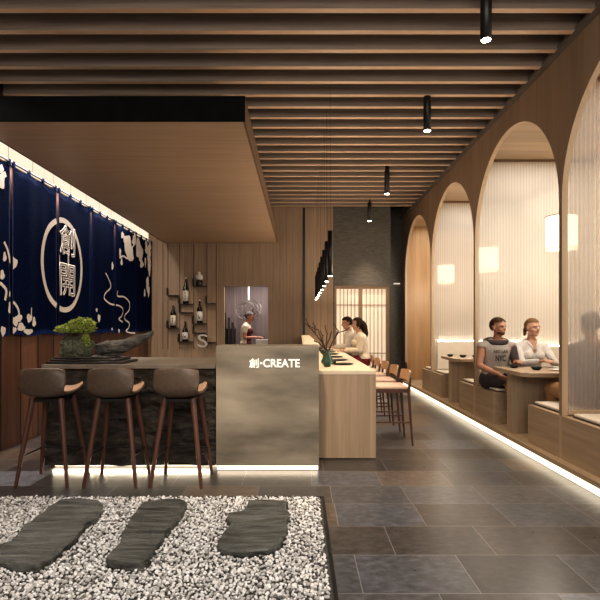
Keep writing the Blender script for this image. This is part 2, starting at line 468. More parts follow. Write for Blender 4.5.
plabels = ['navy hanging curtain at left edge of photo, white blossom at its top',
           'navy hanging curtain left of the ring crest, pale blossom branch at lower left',
           'navy hanging curtain bearing the cream ring crest with two characters',
           'navy hanging curtain right of the ring crest, plain top and a wavy line below',
           'navy hanging curtain with white splashed blossoms above wavy cream lines',
           'navy hanging curtain nearest the back wall corner with falling white petals']
PRN = []
for i, (a, b) in enumerate(panels):
    bm = B(); ny, nz = 44, 24
    g = []
    for j in range(nz + 1):
        row = []
        for k in range(ny + 1):
            y = a + (b - a) * k / ny
            sag = .035 * (1 - abs(math.cos(PI * 3 * k / ny)))
            zt = 3.235 - sag; zb = 1.297 + .012 * math.sin(y * 9)
            z = zt + (zb - zt) * j / nz
            row.append(bm.verts.new((NX + wave(y, z), y, z)))
        g.append(row)
    for j in range(nz):
        for k in range(ny): bm.faces.new((g[j][k], g[j][k + 1], g[j + 1][k + 1], g[j + 1][k]))
    bmesh.ops.solidify(bm, geom=bm.faces[:], thickness=.004)
    o = obj('noren_curtain', bm, M['navy'], smooth=True)
    tag(o, plabels[i], 'curtain', 'navy curtains on the left wall')
    for q in range(4):
        y = a + .02 + (b - a - .04) * q / 3
        obj('hanging_loop', box(B(), NX - .016, NX + .016, y - .016, y + .016, 3.21, 3.282, .004), M['navy'], o)
    PRN.append((o, {}))
FEAT = ['print']
def pidx(y):
    for i, (a, b) in enumerate(panels):
        if a + .004 <= y <= b - .004: return i
    return None
def patch(pts):
    """small flat polygon printed on a curtain"""
    c = sum((p for p in pts), Vector()) / len(pts)
    i = pidx(c.y)
    if i is None: return
    bm = PRN[i][1].setdefault(FEAT[0], B())
    a, b = panels[i]
    vs = []
    for p in pts:
        yy = min(max(p.y, a), b)
        vs.append(bm.verts.new((NX + wave(yy, p.z) + .008, yy, p.z)))
    try: bm.faces.new(vs)
    except ValueError: pass
def stroke(pix, w, taper=False):
    FEAT[0] = 'printed_line_%d' % len(SEEN); SEEN.append(1)
    _stroke(pix, w, taper)
SEEN = []
def _stroke(pix, w, taper=False):
    """a line given by picture points, cut in short quads; w in metres"""
    P = [NP(*p) for p in pix]
    # smooth by catmull-rom
    Q = []
    for i in range(len(P) - 1):
        p0, p1, p2, p3 = P[max(i - 1, 0)], P[i], P[i + 1], P[min(i + 2, len(P) - 1)]
        for s in range(6):
            u = s / 6
            Q.append(.5 * ((2 * p1) + (p2 - p0) * u + (2 * p0 - 5 * p1 + 4 * p2 - p3) * u * u + (-p0 + 3 * p1 - 3 * p2 + p3) * u ** 3))
    Q.append(P[-1])
    n = len(Q)
    for i in range(n - 1):
        d = (Q[i + 1] - Q[i]); d.x = 0
        if d.length < 1e-5: continue
        nn = Vector((0, -d.z, d.y)).normalized()
        w0 = w * (1 - .7 * i / n if taper else 1) / 2; w1 = w * (1 - .7 * (i + 1) / n if taper else 1) / 2
        e = d.normalized() * .004
        patch([Q[i] - e + nn * w0, Q[i + 1] + e + nn * w1, Q[i + 1] + e - nn * w1, Q[i] - e - nn * w0])
def blob(px, py, rx, ry, rnd=.15):
    FEAT[0] = 'printed_petal_%d' % len(SEEN); SEEN.append(1)
    pts = []
    ph = random.random() * 6
    for k in range(14):
        t = 2 * PI * k / 14
        r = 1 + rnd * math.sin(3 * t + ph) + rnd * .6 * math.sin(5 * t + 2 * ph)
        pts.append(NP(px + rx * r * math.cos(t), py + ry * r * math.sin(t)))
    patch(pts)
# ring: centre, radius
FEAT[0] = 'printed_ring'
RC = Vector((NX, 6.91, 2.245)); RR, RRz = .575, .615
n = 96
for k in range(n):
    t0, t1 = 2 * PI * k / n, 2 * PI * (k + 1) / n
    wv = .072
    def q(t, r): return RC + Vector((0, (RR + r) * math.cos(t), (RRz + r) * math.sin(t)))
    patch([q(t0, -wv / 2), q(t1, -wv / 2), q(t1, wv / 2), q(t0, wv / 2)])
# outlined characters inside the ring
for ch, zc, hh in (('\u5275', 2.60, .42), ('\u958b', 2.05, .46)):
    bt, w, h = text_bm(ch, 1.0, wires=.02)
    if bt.verts and w > 0:
        sx, sz = .48 / w, hh / h
        bi = PRN[2][1].setdefault('printed_character_' + ch, B())
        tmp = bpy.data.meshes.new('t')
        for v in bt.verts:
            x, yy, z = v.co
            Y = 6.775 + x * sx * 1.0; Z = zc - hh / 2 + z * sz
            v.co = Vector((NX + wave(Y, Z) + .008 + yy * .15, Y, Z))
        bt.to_mesh(tmp); bi.from_mesh(tmp); bpy.data.meshes.remove(tmp)
    bt.free()
stroke([(58.5, 255), (58.5, 265)], .03); stroke([(67.5, 255), (67.5, 266)], .045)
# blossom branch, lower left
for p in [(13.5, 263, 3.4, 6), (12, 289, 3.2, 10), (15, 321, 3.2, 5), (20.5, 327, 3.4, 4.2), (19, 318, 2.6, 3.6), (28, 318, 2.6, 4.2), (33, 322, 2.2, 5), (27, 331.5, 4.4, 2.8), (9.8, 308, 1.6, 6), (3, 331, 2.6, 5), (2, 275, 2.4, 5), (4.5, 257, 1.8, 5), (13.5, 330, 2.6, 3.2)]:
    blob(*p)
stroke([(4, 242), (8, 252), (10.5, 270), (10, 300), (14, 303), (18, 310), (19, 320)], .035)
stroke([(30, 308), (29.5, 320)], .02); stroke([(0, 283), (6, 290), (5, 300)], .04)
# blossoms top left
for p in [(1, 182, 3.6, 7), (1, 169, 2.2, 4.5)]: blob(*p)
stroke([(-2, 178), (2, 176), (5.5, 174)], .06)
# splash blossoms
for p in [(122, 235, 1.6, 3.2), (127.5, 246, 3.4, 11), (130, 254, 3.0, 8), (125.5, 240, 2.5, 5), (119.5, 253, .9, 5), (121, 262, 1.2, 3.5), (134, 240, 2.4, 5),
          (137, 248, 3.2, 10), (140.5, 253, 2.4, 8), (141.5, 264, 2.0, 4), (135, 236, 2, 4), (146, 244, 1.2, 4), (146.5, 250, 1.6, 4), (148.6, 253, 1.6, 8), (149, 266, 1.4, 9), (147.3, 284, 1.3, 8),
          (148.4, 291, .8, 6), (145.2, 262, .7, 5), (144.6, 293, .8, 4), (149.5, 246, 1.2, 5), (112.3, 266, .9, 4), (96, 310, .8, 2), (98, 318, 1.2, 4), (118.3, 331, .7, 2), (112, 329, .5, 1.5)]:
    blob(*p)
stroke([(119, 258), (123, 256), (128, 258), (132, 247), (134, 244)], .035)
# wavy smoke lines
stroke([(105, 273), (110, 282), (110.5, 288), (105, 293), (104, 299), (111, 304), (119, 306), (122.5, 310), (121, 316), (118, 319), (122, 322)], .03)
stroke([(117, 291), (117, 296), (124, 297), (129, 302), (129, 310), (125, 315), (124.5, 319), (129, 323), (128.5, 328), (126, 331), (131, 333), (134, 333)], .03)
for o, bm in PRN:
    for ft, b_ in bm.items():
        if len(b_.verts): obj('_'.join(ft.split('_')[:2]), b_, M['print'], o)

# ------------------------------------------------------------------ stone counter left
t = empty('stone_bar_counter', 'low rock faced counter with grey stone worktop behind three brown stools', 'counter', (0, 0, 0))
obj('worktop', box(B(), -2.51, -.82, 4.85, 6.03, .990, 1.03, .004), M['countertop'], t)
bm = B(); box(bm, -2.515, -.83, 4.90, 5.95, .036, .988)
bmesh.ops.subdivide_edges(bm, edges=bm.edges[:], cuts=42, use_grid_fill=True)
for v in bm.verts:
    p = v.co.copy()
    if p.z > .97: continue
    s = .05 * noise.fractal(p * 3.2 + Vector((0, 0, p.z * 2)), 1, 2, 5) + .03 * (noise.noise(Vector((p.x * 2, p.y * 2, math.floor(p.z * 11 + noise.noise(p * 3)) * 7.3))))
    if p.y < 4.905: v.co.y += max(s, -.03) + .012
    if p.x < -2.51: v.co.x += max(s, -.01) * .6 + .005
obj('rock_base', bm, M['rock'], t)
obj('plinth', box(B(), -2.3, -.83, 5.12, 5.8, 0, .05), M['black'], t)
obj('led_strip', box(B(), -2.45, -.83, 5.00, 5.02, .004, .03), M['led'], t)

# desk with sign
t = empty('reception_desk', 'tall stone-faced reception desk with ivory CREATE lettering', 'desk', (0, 0, 0))
bm = box(B(), -.814, .184, 4.844, 5.27, .05, 1.211, .003)
obj('desk_body', bm, M['stonepanel'], t)
obj('plinth', box(B(), -.79, .16, 4.92, 5.2, 0, .05), M['black'], t)
obj('led_strip', box(B(), -.805, .175, 4.862, 4.89, .01, .038), emission('desk_led', (1, .82, .60), 2.6), t)
def place_text(body, x0, x1, z0, z1, y, mat, parent, off=0, name='lettering', lab=None):
    bt, w, h = text_bm(body, 1.0, .02, off)
    for v in bt.verts:
        v.co = Vector((x0 + v.co.x / w * (x1 - x0), y + v.co.y * .3, z0 + v.co.z / h * (z1 - z0)))
    o = obj(name, bt, mat, parent)
    if lab: o['label'] = lab
    return o
sq = 4.844 / 500
def dz(py, D=4.844): return HC + (326.5 - py) * D / 500
place_text('CREATE', (263.2 - 300) * sq, (299.8 - 300) * sq, dz(367.3), dz(359), 4.838, M['letters'], t, .018, lab='ivory capital letters CREATE')
place_text('\u5275', (249.2 - 300) * sq, (258.8 - 300) * sq, dz(367.8), dz(358.4), 4.838, M['letters'], t, .015, name='sign_character')
bm = B(); ell(bm, ((261.2 - 300) * sq, 4.84, dz(363.2)), (.012, .004, .012)); obj('sign_dot', bm, M['letters'], t)

# wooden bar
t = empty('wooden_bar_counter', 'long pale wood bar counter running back beside the chairs', 'bar counter', (0, 0, 0))
obj('end_panel', box(B(), .20, .803, 5.283, 5.33, .01, .895), M['oak_z'], t)
obj('front_panel', box(B(), .60, .64, 5.33, 10.98, .01, .895), M['oak_z'], t)
obj('bar_top', box(B(), .20, .803, 5.28, 10.98, .895, .932, .002), M['oak_top'], t)
obj('ledge_wall', box(B(), .045, .198, 5.30, 10.98, 0, 1.19), M['oak_top'], t)
obj('ledge_top', box(B(), .03, .205, 5.275, 10.98, 1.19, 1.212), M['oak_top'], t)

# ------------------------------------------------------------------ bar stools (left)
def make_stool():
    t = empty('bar_stool', '', 'stool')
    # shell : v from back top down, round to seat front
    prof = [(-.235, .255), (-.240, .235), (-.240, .13), (-.228, .045), (-.195, .005), (-.12, -.012), (-.03, -.012), (.08, .0), (.20, .022), (.275, .030)]
    nu = 16
    def shell(off, us=1.0):
        bm = B(); g = []
        for j, (py, pz) in enumerate(prof):
            row = []
            back = max(0, min(1, (pz - .01) / .16)) if py < -.1 else 0
            hw = .205
            if j == 0: hw = .168
            if j == 1: hw = .196
            if j in (3,): hw = .198
            if j in (4,): hw = .185
            if j >= 8: hw = .19 if j == 8 else .15
            for k in range(nu + 1):
                u = (k / nu * 2 - 1)
                x = hw * u
                yy = py + (.05 * back) * abs(u) ** 3
                zz = pz + (1 - back) * .04 * abs(u) ** 3
                if j == 0: zz -= .012 * abs(u) ** 4
                row.append(bm.verts.new((x, yy, .785 + zz)))
            g.append(row)
        for j in range(len(prof) - 1):
            for k in range(nu):
                bm.faces.new((g[j][k], g[j][k + 1], g[j + 1][k + 1], g[j + 1][k]))
        return bm
    bm = shell(0)
    bmesh.ops.recalc_face_normals(bm, faces=bm.faces[:])
    bmesh.ops.subdivide_edges(bm, edges=bm.edges[:], cuts=1, use_grid_fill=True, smooth=.5)
    bmesh.ops.solidify(bm, geom=bm.faces[:], thickness=.018)
    obj('seat_shell', bm, M['stool_shell'], t, smooth=True)
    # lining on the inside of the shell
    bm = shell(0)
    bmesh.ops.subdivide_edges(bm, edges=bm.edges[:], cuts=1, use_grid_fill=True, smooth=.5)
    for v in bm.verts:
        v.co.x *= .94; w_ = max(0, min(1, (-.12 - v.co.y) / .1)); v.co.y += .026 * w_; v.co.z += .022 * (1 - w_) - (.02 * w_ if v.co.z > 1.0 else 0)
    bmesh.ops.solidify(bm, geom=bm.faces[:], thickness=.006)
    obj('seat_lining', bm, M['stool_seat'], t, smooth=True)
    obj('under_frame', box(B(), -.13, .13, -.14, .13, .735, .765, .004), M['black'], t)
    for sx in (-1, 1):
        for sy in (-1, 1):
            obj('leg', tube(B(), [(sx * .125, sy * .12, .765), (sx * .225, sy * .215, .0)], [.027, .015], 10), M['leg'], t)
    def lp(sx, sy, z):
        u = (.765 - z) / .765; return Vector((sx * (.125 + .1 * u), sy * (.12 + .095 * u), z))
    z = .265
    bm = B(); tube(bm, [lp(-1, -1, z), lp(-1, 1, z)], .008); tube(bm, [lp(1, -1, z), lp(1, 1, z)], .008); tube(bm, [lp(-1, 1, z), lp(1, 1, z)], .008)
    obj('footrest', bm, M['black'], t)
    return t
st = make_stool()
for i, (x, lab) in enumerate([(-2.235, 'brown leather bar stool at the left end of rock counter, below the bonsai'),
                              (-1.65, 'middle brown leather bar stool between its two twins at rock counter'),
                              (-1.066, 'brown leather bar stool next to the stone reception desk')]):
    o = st if i == 0 else copy_tree(st)
    o.location = (x, 4.535, 0); tag(o, lab, 'stool', 'brown stools at the rock counter')
    o.rotation_euler = (0, 0, (0, .03, -.04)[i])

# ------------------------------------------------------------------ bar chairs (right), they face -X
def make_chair():
    t = empty('bar_chair', '', 'chair')
    # local: front toward -X, width along Y
    W = .23
    bm = B(); ny = 10; g = []
    for z in (.745, .80, .872):
        row = []
        for k in range(ny + 1):
            u = k / ny * 2 - 1
            row.append(bm.verts.new((.205 + (z - .745) * .18 + .035 * (1 - u * u), W * u * 1.02, z - (.012 * u ** 4 if z > .86 else 0))))
        g.append(row)
    for j in range(2):
        for k in range(ny): bm.faces.new((g[j][k], g[j][k + 1], g[j + 1][k + 1], g[j + 1][k]))
    bmesh.ops.recalc_face_normals(bm, faces=bm.faces[:])
    bmesh.ops.solidify(bm, geom=bm.faces[:], thickness=.022)
    obj('backrest', bm, M['chair_wood'], t, smooth=False)
    obj('seat_pad', box(B(), -.22, .2, -.215, .215, .658, .695, .014), M['pad'], t)
    bm = B(); box(bm, -.215, .21, -.22, .22, .618, .657, .003)
    obj('seat_frame', bm, M['leg'], t)
    for sy in (-1, 1):
        obj('rear_leg', tube(B(), [(.225, sy * W * .97, .80), (.205, sy * W * .97, .62), (.25, sy * W * 1.02, 0)], [.014, .019, .012], 8), M['leg'], t)
        obj('front_leg', tube(B(), [(-.195, sy * W * .9, .63), (-.215, sy * W * .95, 0)], [.018, .012], 8), M['leg'], t)
    obj('stretcher', tube(B(), [(-.207, -.21, .27), (-.207, .21, .27)], .010), M['brass'], t)
    for sy in (-1, 1):
        obj('side_rail', tube(B(), [(-.207, sy * .215, .27), (.228, sy * .226, .27)], .009), M['leg'], t)
    return t
ch = make_chair()
names = ['first and nearest wooden bar chair with blush seat pad at the bar', 'second wooden bar chair from the near end of the bar', 'third wooden bar chair from the near end of the bar',
         'fourth wooden bar chair, just in front of the seated woman', 'wooden bar chair under the woman in the cream blouse', 'farthest wooden bar chair under the man in grey shirt']
for i, lab in enumerate(names):
    o = ch if i == 0 else copy_tree(ch)
    o.location = (1.075, 6.11 + .74 * i, 0); tag(o, lab, 'chair', 'wooden chairs along the bar')

# ------------------------------------------------------------------ lamps
lights = []
def area(name, loc, rot, sx, sy, power, col=(1, .8, .58), spread=PI):
    l = bpy.data.lights.new(name, 'AREA'); l.shape = 'RECTANGLE'; l.size = sx; l.size_y = sy
    l.energy = power; l.color = col; l.spread = spread
    o = bpy.data.objects.new(name, l); COL.objects.link(o); o.location = loc; o.rotation_euler = rot
    return o
def spot(name, loc, rot, power, ang, blend=.6, col=(1, .8, .58), size=.04):
    l = bpy.data.lights.new(name, 'SPOT'); l.energy = power; l.spot_size = ang; l.spot_blend = blend; l.color = col; l.shadow_soft_size = size
    o = bpy.data.objects.new(name, l); COL.objects.link(o); o.location = loc; o.rotation_euler = rot
    return o
CL = [(1.447, 3.89), (1.45, 5.70), (1.463, 8.41), (1.468, 10.56)]
cl_lab = ['black cylinder ceiling spotlight, largest and nearest, at the top edge', 'black cylinder ceiling spotlight, second from the front',
          'black cylinder ceiling spotlight, third from the front', 'black cylinder ceiling spotlight, smallest, before the plaster wall']
for (x, y), lab in zip(CL, cl_lab):
    t = empty('ceiling_spotlight', lab, 'spotlight', (x, y, 3.63), group='cylinder spotlights under the ceiling beams')
    obj('housing', lathe(B(), [(.036, 0), (.043, 0), (.043, .66), (.03, .66)], seg=24), M['black'], t, True)
    obj('lens', lathe(B(), [(.034, -.004), (.035, .004)], seg=24), M['lamp_face'], t)
    spot('spot_lamp', (x, y, 3.60), (0, 0, 0), 125, 1.2, .9)
# row of bar pendants
for k in range(8):
    y = 5.47 + .68 * k; x = .33
    lab = 'black cylinder pendant over the bar, ' + ['nearest and largest of the row', 'second from the near end', 'third from the near end', 'fourth from the near end',
                                                 'fourth from the far end', 'third from the far end', 'second from the far end', 'last one at the far end'][k]
    t = empty('bar_pendant', lab, 'pendant lamp', (x, y, 1.955), group='black pendants in a row over the bar')
    obj('housing', lathe(B(), [(.02, 0), (.026, 0), (.026, .49), (.012, .49)], seg=20), M['black'], t, True)
    obj('lens', lathe(B(), [(.022, -.004), (.022, .003)], seg=20), M['lamp_face'], t)
    obj('cord', tube(B(), [(0, 0, .49), (0, 0, 2.33)], .0018, 6), M['black'], t)
    spot('bar_lamp', (x, y, 1.93), (0, -.12, 0), 10, 2.0, .8)

# ------------------------------------------------------------------ booths
SC = [AC + AP * (k + .5) for k in (-2, -1, 0, 1)]        # partitions between booths
plab = {0: 'reeded glass partition nearest the camera beyond the right edge', 1: 'tall reeded glass partition with a seated figure showing through',
        2: 'tall reeded glass partition behind the seated couple', 3: 'tall reeded glass partition beyond the empty booth table'}
blab = {0: 'long oak bench nearest the camera', 1: 'long oak bench block under the reeded glass at right edge', 2: 'long oak bench block under the couple in the booth', 3: 'long oak bench block farthest along the platform'}
for i, c in enumerate(SC):
    t = empty('glass_partition', plab[i], 'partition', (0, 0, 0), group='reeded glass partitions between booths')
    obj('glass_sheet', box(B(), 2.56, 4.19, c - .008, c + .008, .60, 3.758), M['glass_clear'] if i == 1 else M['glass'], t)
    obj('top_rail', box(B(), 2.56, 4.19, c - .02, c + .02, 3.758, 3.789), M['dark_rail'], t)
    obj('bottom_rail', box(B(), 2.56, 4.19, c - .03, c + .03, .56, .60), M['reveal'], t)
    if i >= 2:
        o = obj('backrest_panel', box(B(), 2.6, 4.19, c - .10, c - .075, .60, 1.115), M['cream_wall'], t)
        obj('backrest_light', box(B(), 2.62, 4.17, c - .068, c - .045, 1.118, 1.13), emission('led_backrest%d' % i, (1, .88, .72), 14), t)
    t = empty('booth_bench', blab[i], 'bench', (0, 0, 0), group='oak benches on the booth platform')
    h = .69
    obj('bench_body', box(B(), 2.502, 4.19, c - h, c + h, .137, .545, .002), M['oak'], t)
    obj('post_foot', box(B(), 2.4995, 2.5015, c - .028, c + .028, .137, .545), M['reveal'], t)
    for s in (-1, 1):
        y0, y1 = (c - h + .03, c - .12) if s < 0 else (c + .05, c + h - .03)
        q = obj('seat_cushion', box(B(), 2.56, 4.15, y0, y1, .558, .585, .01), M['cushion'], t)
        obj('cushion_edge', box(B(), 2.555, 4.155, y0 - .005, y1 + .005, .546, .56, .003), M['cush_edge'], q)
    # bolster light wash for booth
TB = [AC - AP, AC, AC + AP]
tlab = ['oak booth table at the right, out of view', 'oak booth table in front of the seated couple', 'oak booth table in the empty booth farther back']
for i, c in enumerate(TB):
    if i == 0: continue
    t = empty('booth_table', tlab[i], 'table', (0, 0, 0), group='oak tables in the booths')
    bm = B()
    pts = [(2.46, 5.60), (2.54, 5.50), (3.7, 5.50), (3.7, 6.42), (2.48, 6.42)]
    a = [bm.verts.new((x, y - AC + c, .885)) for x, y in pts]; b = [bm.verts.new((x, y - AC + c, .84)) for x, y in pts]
    bm.faces.new(a); bm.faces.new(b[::-1])
    for k in range(5): bm.faces.new((a[k], b[k], b[(k + 1) % 5], a[(k + 1) % 5]))
    bmesh.ops.recalc_face_normals(bm, faces=bm.faces[:])
    obj('table_top', bm, M['oak_x'], t)
    obj('table_leg', box(B(), 2.505, 3.3, c - .07, c + .07, .136, .839, .003), M['oak_z'], t)
# lanterns
llab = ['drum paper lantern hanging over the empty front booth', 'drum paper lantern glowing over the couple, cut by an arch post', 'drum paper lantern over the empty booth seen through glass', 'drum paper lantern in the farthest booth seen through glass']
for i, c in enumerate([AC - AP, AC, AC + AP, AC + 2 * AP]):
    if i == 0: continue
    t = empty('paper_lantern', llab[i], 'lantern', (3.13, c, 2.33), group='drum lanterns over the booths')
    obj('shade', lathe(B(), [(.165, 0), (.17, .01), (.17, .38), (.165, .39)], seg=32), M['lantern'], t, True)
    bm = B()
    for z in (.0, .385):
        tube(bm, [(.176 * math.cos(2 * PI * k / 32), .176 * math.sin(2 * PI * k / 32), z) for k in range(33)], .006, 6)
    obj('hoop', bm, M['lantern_rim'], t)
    obj('cord', tube(B(), [(0, 0, .39), (0, 0, 1.46)], .004, 6), M['black'], t)

# ------------------------------------------------------------------ shoji door
t = bpy.data.objects.new('door_1', None); COL.objects.link(t); t['kind'] = 'structure'
bm = B()
YD = YB + .03
for x0, x1 in ((.765, .81), (1.30, 1.385), (1.905, 1.988)): box(bm, x0, x1, YD, YD + .06, 0, 2.30)
box(bm, .765, 1.988, YD - .01, YD + .06, 2.235, 2.30)
obj('door_frame', bm, M['shoji_wood'], t)
for x0, x1 in ((.81, 1.30), (1.385, 1.905)):
    q = obj('paper_panel', box(B(), x0, x1, YD + .035, YD + .04, .02, 2.235), M['paper'], t)
    bm = B(); n = 6
    for k in range(1, n):
        x = x0 + (x1 - x0) * k / n; box(bm, x - .007, x + .007, YD + .02, YD + .034, .02, 2.235)
    for z in (.35, .80, 1.87): box(bm, x0, x1, YD + .018, YD + .034, z, z + .016)
    obj('lattice', bm, M['shoji_wood'], q)
o = obj('wall_light', box(B(), 2.28, 2.43, 12.14, 12.198, 2.43, 2.455), M['lamp_face'].copy())
o.data.materials[0].node_tree.nodes['Emission'].inputs[1].default_value = .5
tag(o, 'small slim white light bar on the dark wall beside shoji door', 'wall light')

# ------------------------------------------------------------------ shelves and bottles on back wall
SB = YB / 500
def wx(px): return (px - 300) * SB
def wz(py): return HC + (326.5 - py) * SB
shelves = [(180, 193.5, 304.0, 'shelf under the tallest sake bottle'), (194, 206.5, 286.3, 'shelf under the small white jug'), (193.5, 206.5, 323.3, 'shelf under the right-hand bottle'),
           (168.5, 179, 327.6, 'shelf under the slim left bottle'), (179.5, 193, 341.2, 'lowest shelf holding a bottle'), (168.5, 179, 295.4, 'empty shelf above the slim left bottle'),
           (180.5, 193.5, 312.2, 'empty shelf between two bottles in the middle column'), (194, 206.5, 332.6, 'empty shelf above the letter S'), (207, 216, 303.4, 'short empty shelf at right, upper one'), (207, 216, 342, 'short empty shelf at right, lower one')]
for x0, x1, y, lab in shelves:
    bm = B(); X0, X1, Z = wx(x0), wx(x1), wz(y)
    box(bm, X0, X1, YB - .14, YB - .001, Z - .012, Z)
    box(bm, X0 - .008, X0, YB - .14, YB - .001, Z - .012, Z + .16)
    o = obj('wall_shelf', bm, M['black']); tag(o, 'small dark wall ' + lab, 'shelf', 'small shelves on the wooden wall')
def bottle(px0, px1, ptop, pbot, lab, white=False, shoulder=.55, neckcap=None):
    w = (px1 - px0) * SB / 2; h = (pbot - ptop) * SB
    t = empty('sake_bottle', lab, 'bottle', (wx((px0 + px1) / 2), YB - .075, wz(pbot) + .001), group='dark bottles on the wall shelves')
    w = min(w, .062)
    obj('glass_body', lathe(B(), [(w * .9, 0), (w, .01), (w, h * shoulder), (w * .85, h * (shoulder + .08)), (w * .4, h * (shoulder + .2)), (w * .3, h * .9), (w * .33, h * .91), (w * .33, h * .95)], seg=20), M['bottle'], t, True)
    obj('cap', lathe(B(), [(w * .36, h * .95), (w * .36, h)], seg=16), M['label'] if neckcap else M['black'], t)
    q = obj('paper_label', lathe(B(), [(w * 1.02, h * .1), (w * 1.02, h * (shoulder - .05))], seg=20), M['labelw'] if white else M['label'], t, True)
    bm = B()
    if white:
        tube(bm, [(w * .4 * math.cos(a), -w * 1.04, h * .3 + w * .4 * math.sin(a)) for a in [k * PI / 6 for k in range(3, 13)]], .006, 6)
        box(bm, -w * .15, w * .3, -w * 1.08, -w * 1.02, h * .2, h * .25)
    else:
        for k in range(3): box(bm, -w * .18, w * .18, -w * 1.08, -w * 1.02, h * (.16 + .11 * k), h * (.2 + .11 * k))
        box(bm, -w * .04, w * .04, -w * 1.08, -w * 1.02, h * .15, h * .45)
    obj('label_mark', bm, M['ink'], q)
bottle(182.5, 190.5, 278, 304, 'tallest dark sake bottle with cream label and pale cap', neckcap=True)
bottle(196.8, 204, 300, 323.3, 'dark sake bottle with white crest label, pale cap, right column', white=True, neckcap=True)
bottle(171, 177, 305.5, 327.6, 'slim dark bottle with long patterned label on the leftmost shelf', white=False, shoulder=.6)
bottle(182.5, 189.5, 321.5, 341.2, 'short dark bottle with square white label on the lowest shelf', white=True, shoulder=.5)
t = empty('sake_jug', 'small white jug on a dark stand, topmost shelf item', 'jug', (wx(200), YB - .075, wz(286.3)))
obj('stand', lathe(B(), [(.06, 0), (.07, .03), (.07, .11), (.05, .13)], seg=20), M['dark_cer'], t, True)
obj('jug_body', lathe(B(), [(.05, .13), (.078, .17), (.07, .23), (.03, .26), (.028, .29), (.04, .31)], seg=20), M['white'], t, True)
obj('spout', tube(B(), [(-.06, 0, .19), (-.10, 0, .235)], [.016, .01]), M['white'], t)
place_text('S', wx(199.2), wx(209), wz(347), wz(334.2), YB - .17, M['letter_grey'], None, name='wall_letter')
tag(bpy.data.objects['wall_letter'], 'large silver letter S standing off the wooden wall', 'letter')
# raised vertical ribs of the wall behind the shelves
bm = B()
for x in (163, 168, 179.7, 193.8, 207, 216.5): box(bm, wx(x) - .006, wx(x) + .006, YB - .012, YB - .0005, .9, 3.24)
struct('trim_3', bm, surf('dark_groove_strip', (.09, .052, .03), rough=.6))

# ------------------------------------------------------------------ kitchen bits
t = empty('kitchen_counter', 'dark kitchen work counter in the opening behind the cook', 'counter', (0, 0, 0))
obj('counter_body', box(B(), -1.1, -.15, 11.28, 11.62, 0, .90), M['black'], t); obj('counter_top', box(B(), -1.12, -.13, 11.25, 11.64, .90, .93), M['countertop'], t)
o = obj('white_box', box(B(), -1.0, -.70, 11.30, 11.56, .931, 1.105, .008), M['white']); tag(o, 'white box on the kitchen counter under the cook\'s hands', 'box')
t = empty('hanging_wreath', 'wire wreath sculpture hanging from a white strap in the kitchen opening', 'ornament', (-1.26, 12.3, 0))
obj('strap', box(B(), -.02, .02, -.003, .003, 2.05, 2.6), M['white'], t)
bm = B()
for k in range(7):
    a = k * .9
    cx, cz, rx, rz = .10 * math.cos(a) + .0, 1.83 + .04 * math.sin(a * 1.7), .20 + .05 * math.sin(a), .17 + .04 * math.cos(2 * a)
    tube(bm, [(cx + rx * math.cos(u), .05 * math.sin(u * 2 + a), cz + rz * math.sin(u) + .02 * math.sin(5 * u + a)) for u in [2 * PI * q / 28 for q in range(29)]], .006, 5)
obj('wire_loops', bm, surf('pewter_wire', (.16, .15, .14), rough=.4, metal=.4), t)
t = empty('slatted_cabinet', 'dark slatted cabinet at the left inside the kitchen opening', 'cabinet', (0, 0, 0))
obj('cabinet_body', box(B(), -2.05, -1.62, 12.2, 12.6, 0, 1.35), M['black'], t)
for k in range(5): obj('slat', box(B(), -2.03 + k * .09, -1.98 + k * .09, 12.17, 12.2, .02, 1.5 + .12 * ((k * 3) % 4)), M['ceil_dark'], t)

# ------------------------------------------------------------------ bonsai group
t = empty('display_board', 'layered dark wooden board carrying the bonsai on the stone worktop', 'board', (-2.0, 5.15, 1.031))
bm = B()
for i, (x0, x1, y0, y1, z0, z1) in enumerate([(-.50, .26, -.25, .24, 0, .022), (-.47, .18, -.22, .22, .024, .046), (-.44, .10, -.2, .2, .048, .066)]):
    box(bm, x0, x1, y0, y1, z0, z1, .006)
bmesh.ops.subdivide_edges(bm, edges=bm.edges[:], cuts=3, use_grid_fill=True)
for v in bm.verts:
    if abs(v.co.x) > .3 or abs(v.co.y) > .12: v.co += Vector((.015, .012, 0)) * noise.noise(v.co * 9)
obj('board_layers', bm, surf('blackened_wood', (.03, .022, .018), (.012, .009, .008), .4, (4, 30, 30), .5), t)
# driftwood
bm = B()
path = [(-.13, 0, .13), (-.08, .0, .135), (-.03, 0, .135), (.03, .01, .137), (.14, .02, .16), (.25, .03, .20), (.35, .03, .255), (.45, .03, .30)]
rad = [.05, .075, .085, .08, .07, .06, .045, .022]
tube(bm, path, rad, 20, sx=1, sy=1)
bmesh.ops.subdivide_edges(bm, edges=bm.edges[:], cuts=2, use_grid_fill=True)
for v in bm.verts:
    v.co += v.co.normalized() * .0 + Vector((0, 1, 1)) * (.022 * noise.fractal(Vector((v.co.x * 6, v.co.y * 16, v.co.z * 16)), 1, 2, 4))
    v.co.z = max(v.co.z, .066)
o = obj('driftwood_log', bm, M['log']); o.location = (-1.995, 5.23, 1.031)
tag(o, 'grey weathered driftwood log rising to the right behind the bonsai', 'driftwood')
t = empty('bonsai', 'small bonsai with bright green moss crown on a lichen covered stone', 'bonsai', (-2.265, 5.06, 1.031 + .066))
bm = B()
bmesh.ops.create_icosphere(bm, subdivisions=4, radius=1)
for v in bm.verts:
    d = v.co.copy(); f = 1 + .25 * noise.fractal(d * 2.5, 1, 2, 4)
    v.co = Vector(((1 if d.x > 0 else -1) * abs(d.x) ** .7 * .16 * f, d.y * .11 * f, max(.0, .085 + (1 if d.z > 0 else -1) * abs(d.z) ** .7 * .115 * f)))
obj('lichen_stone', bm, M['moss_dark'], t)
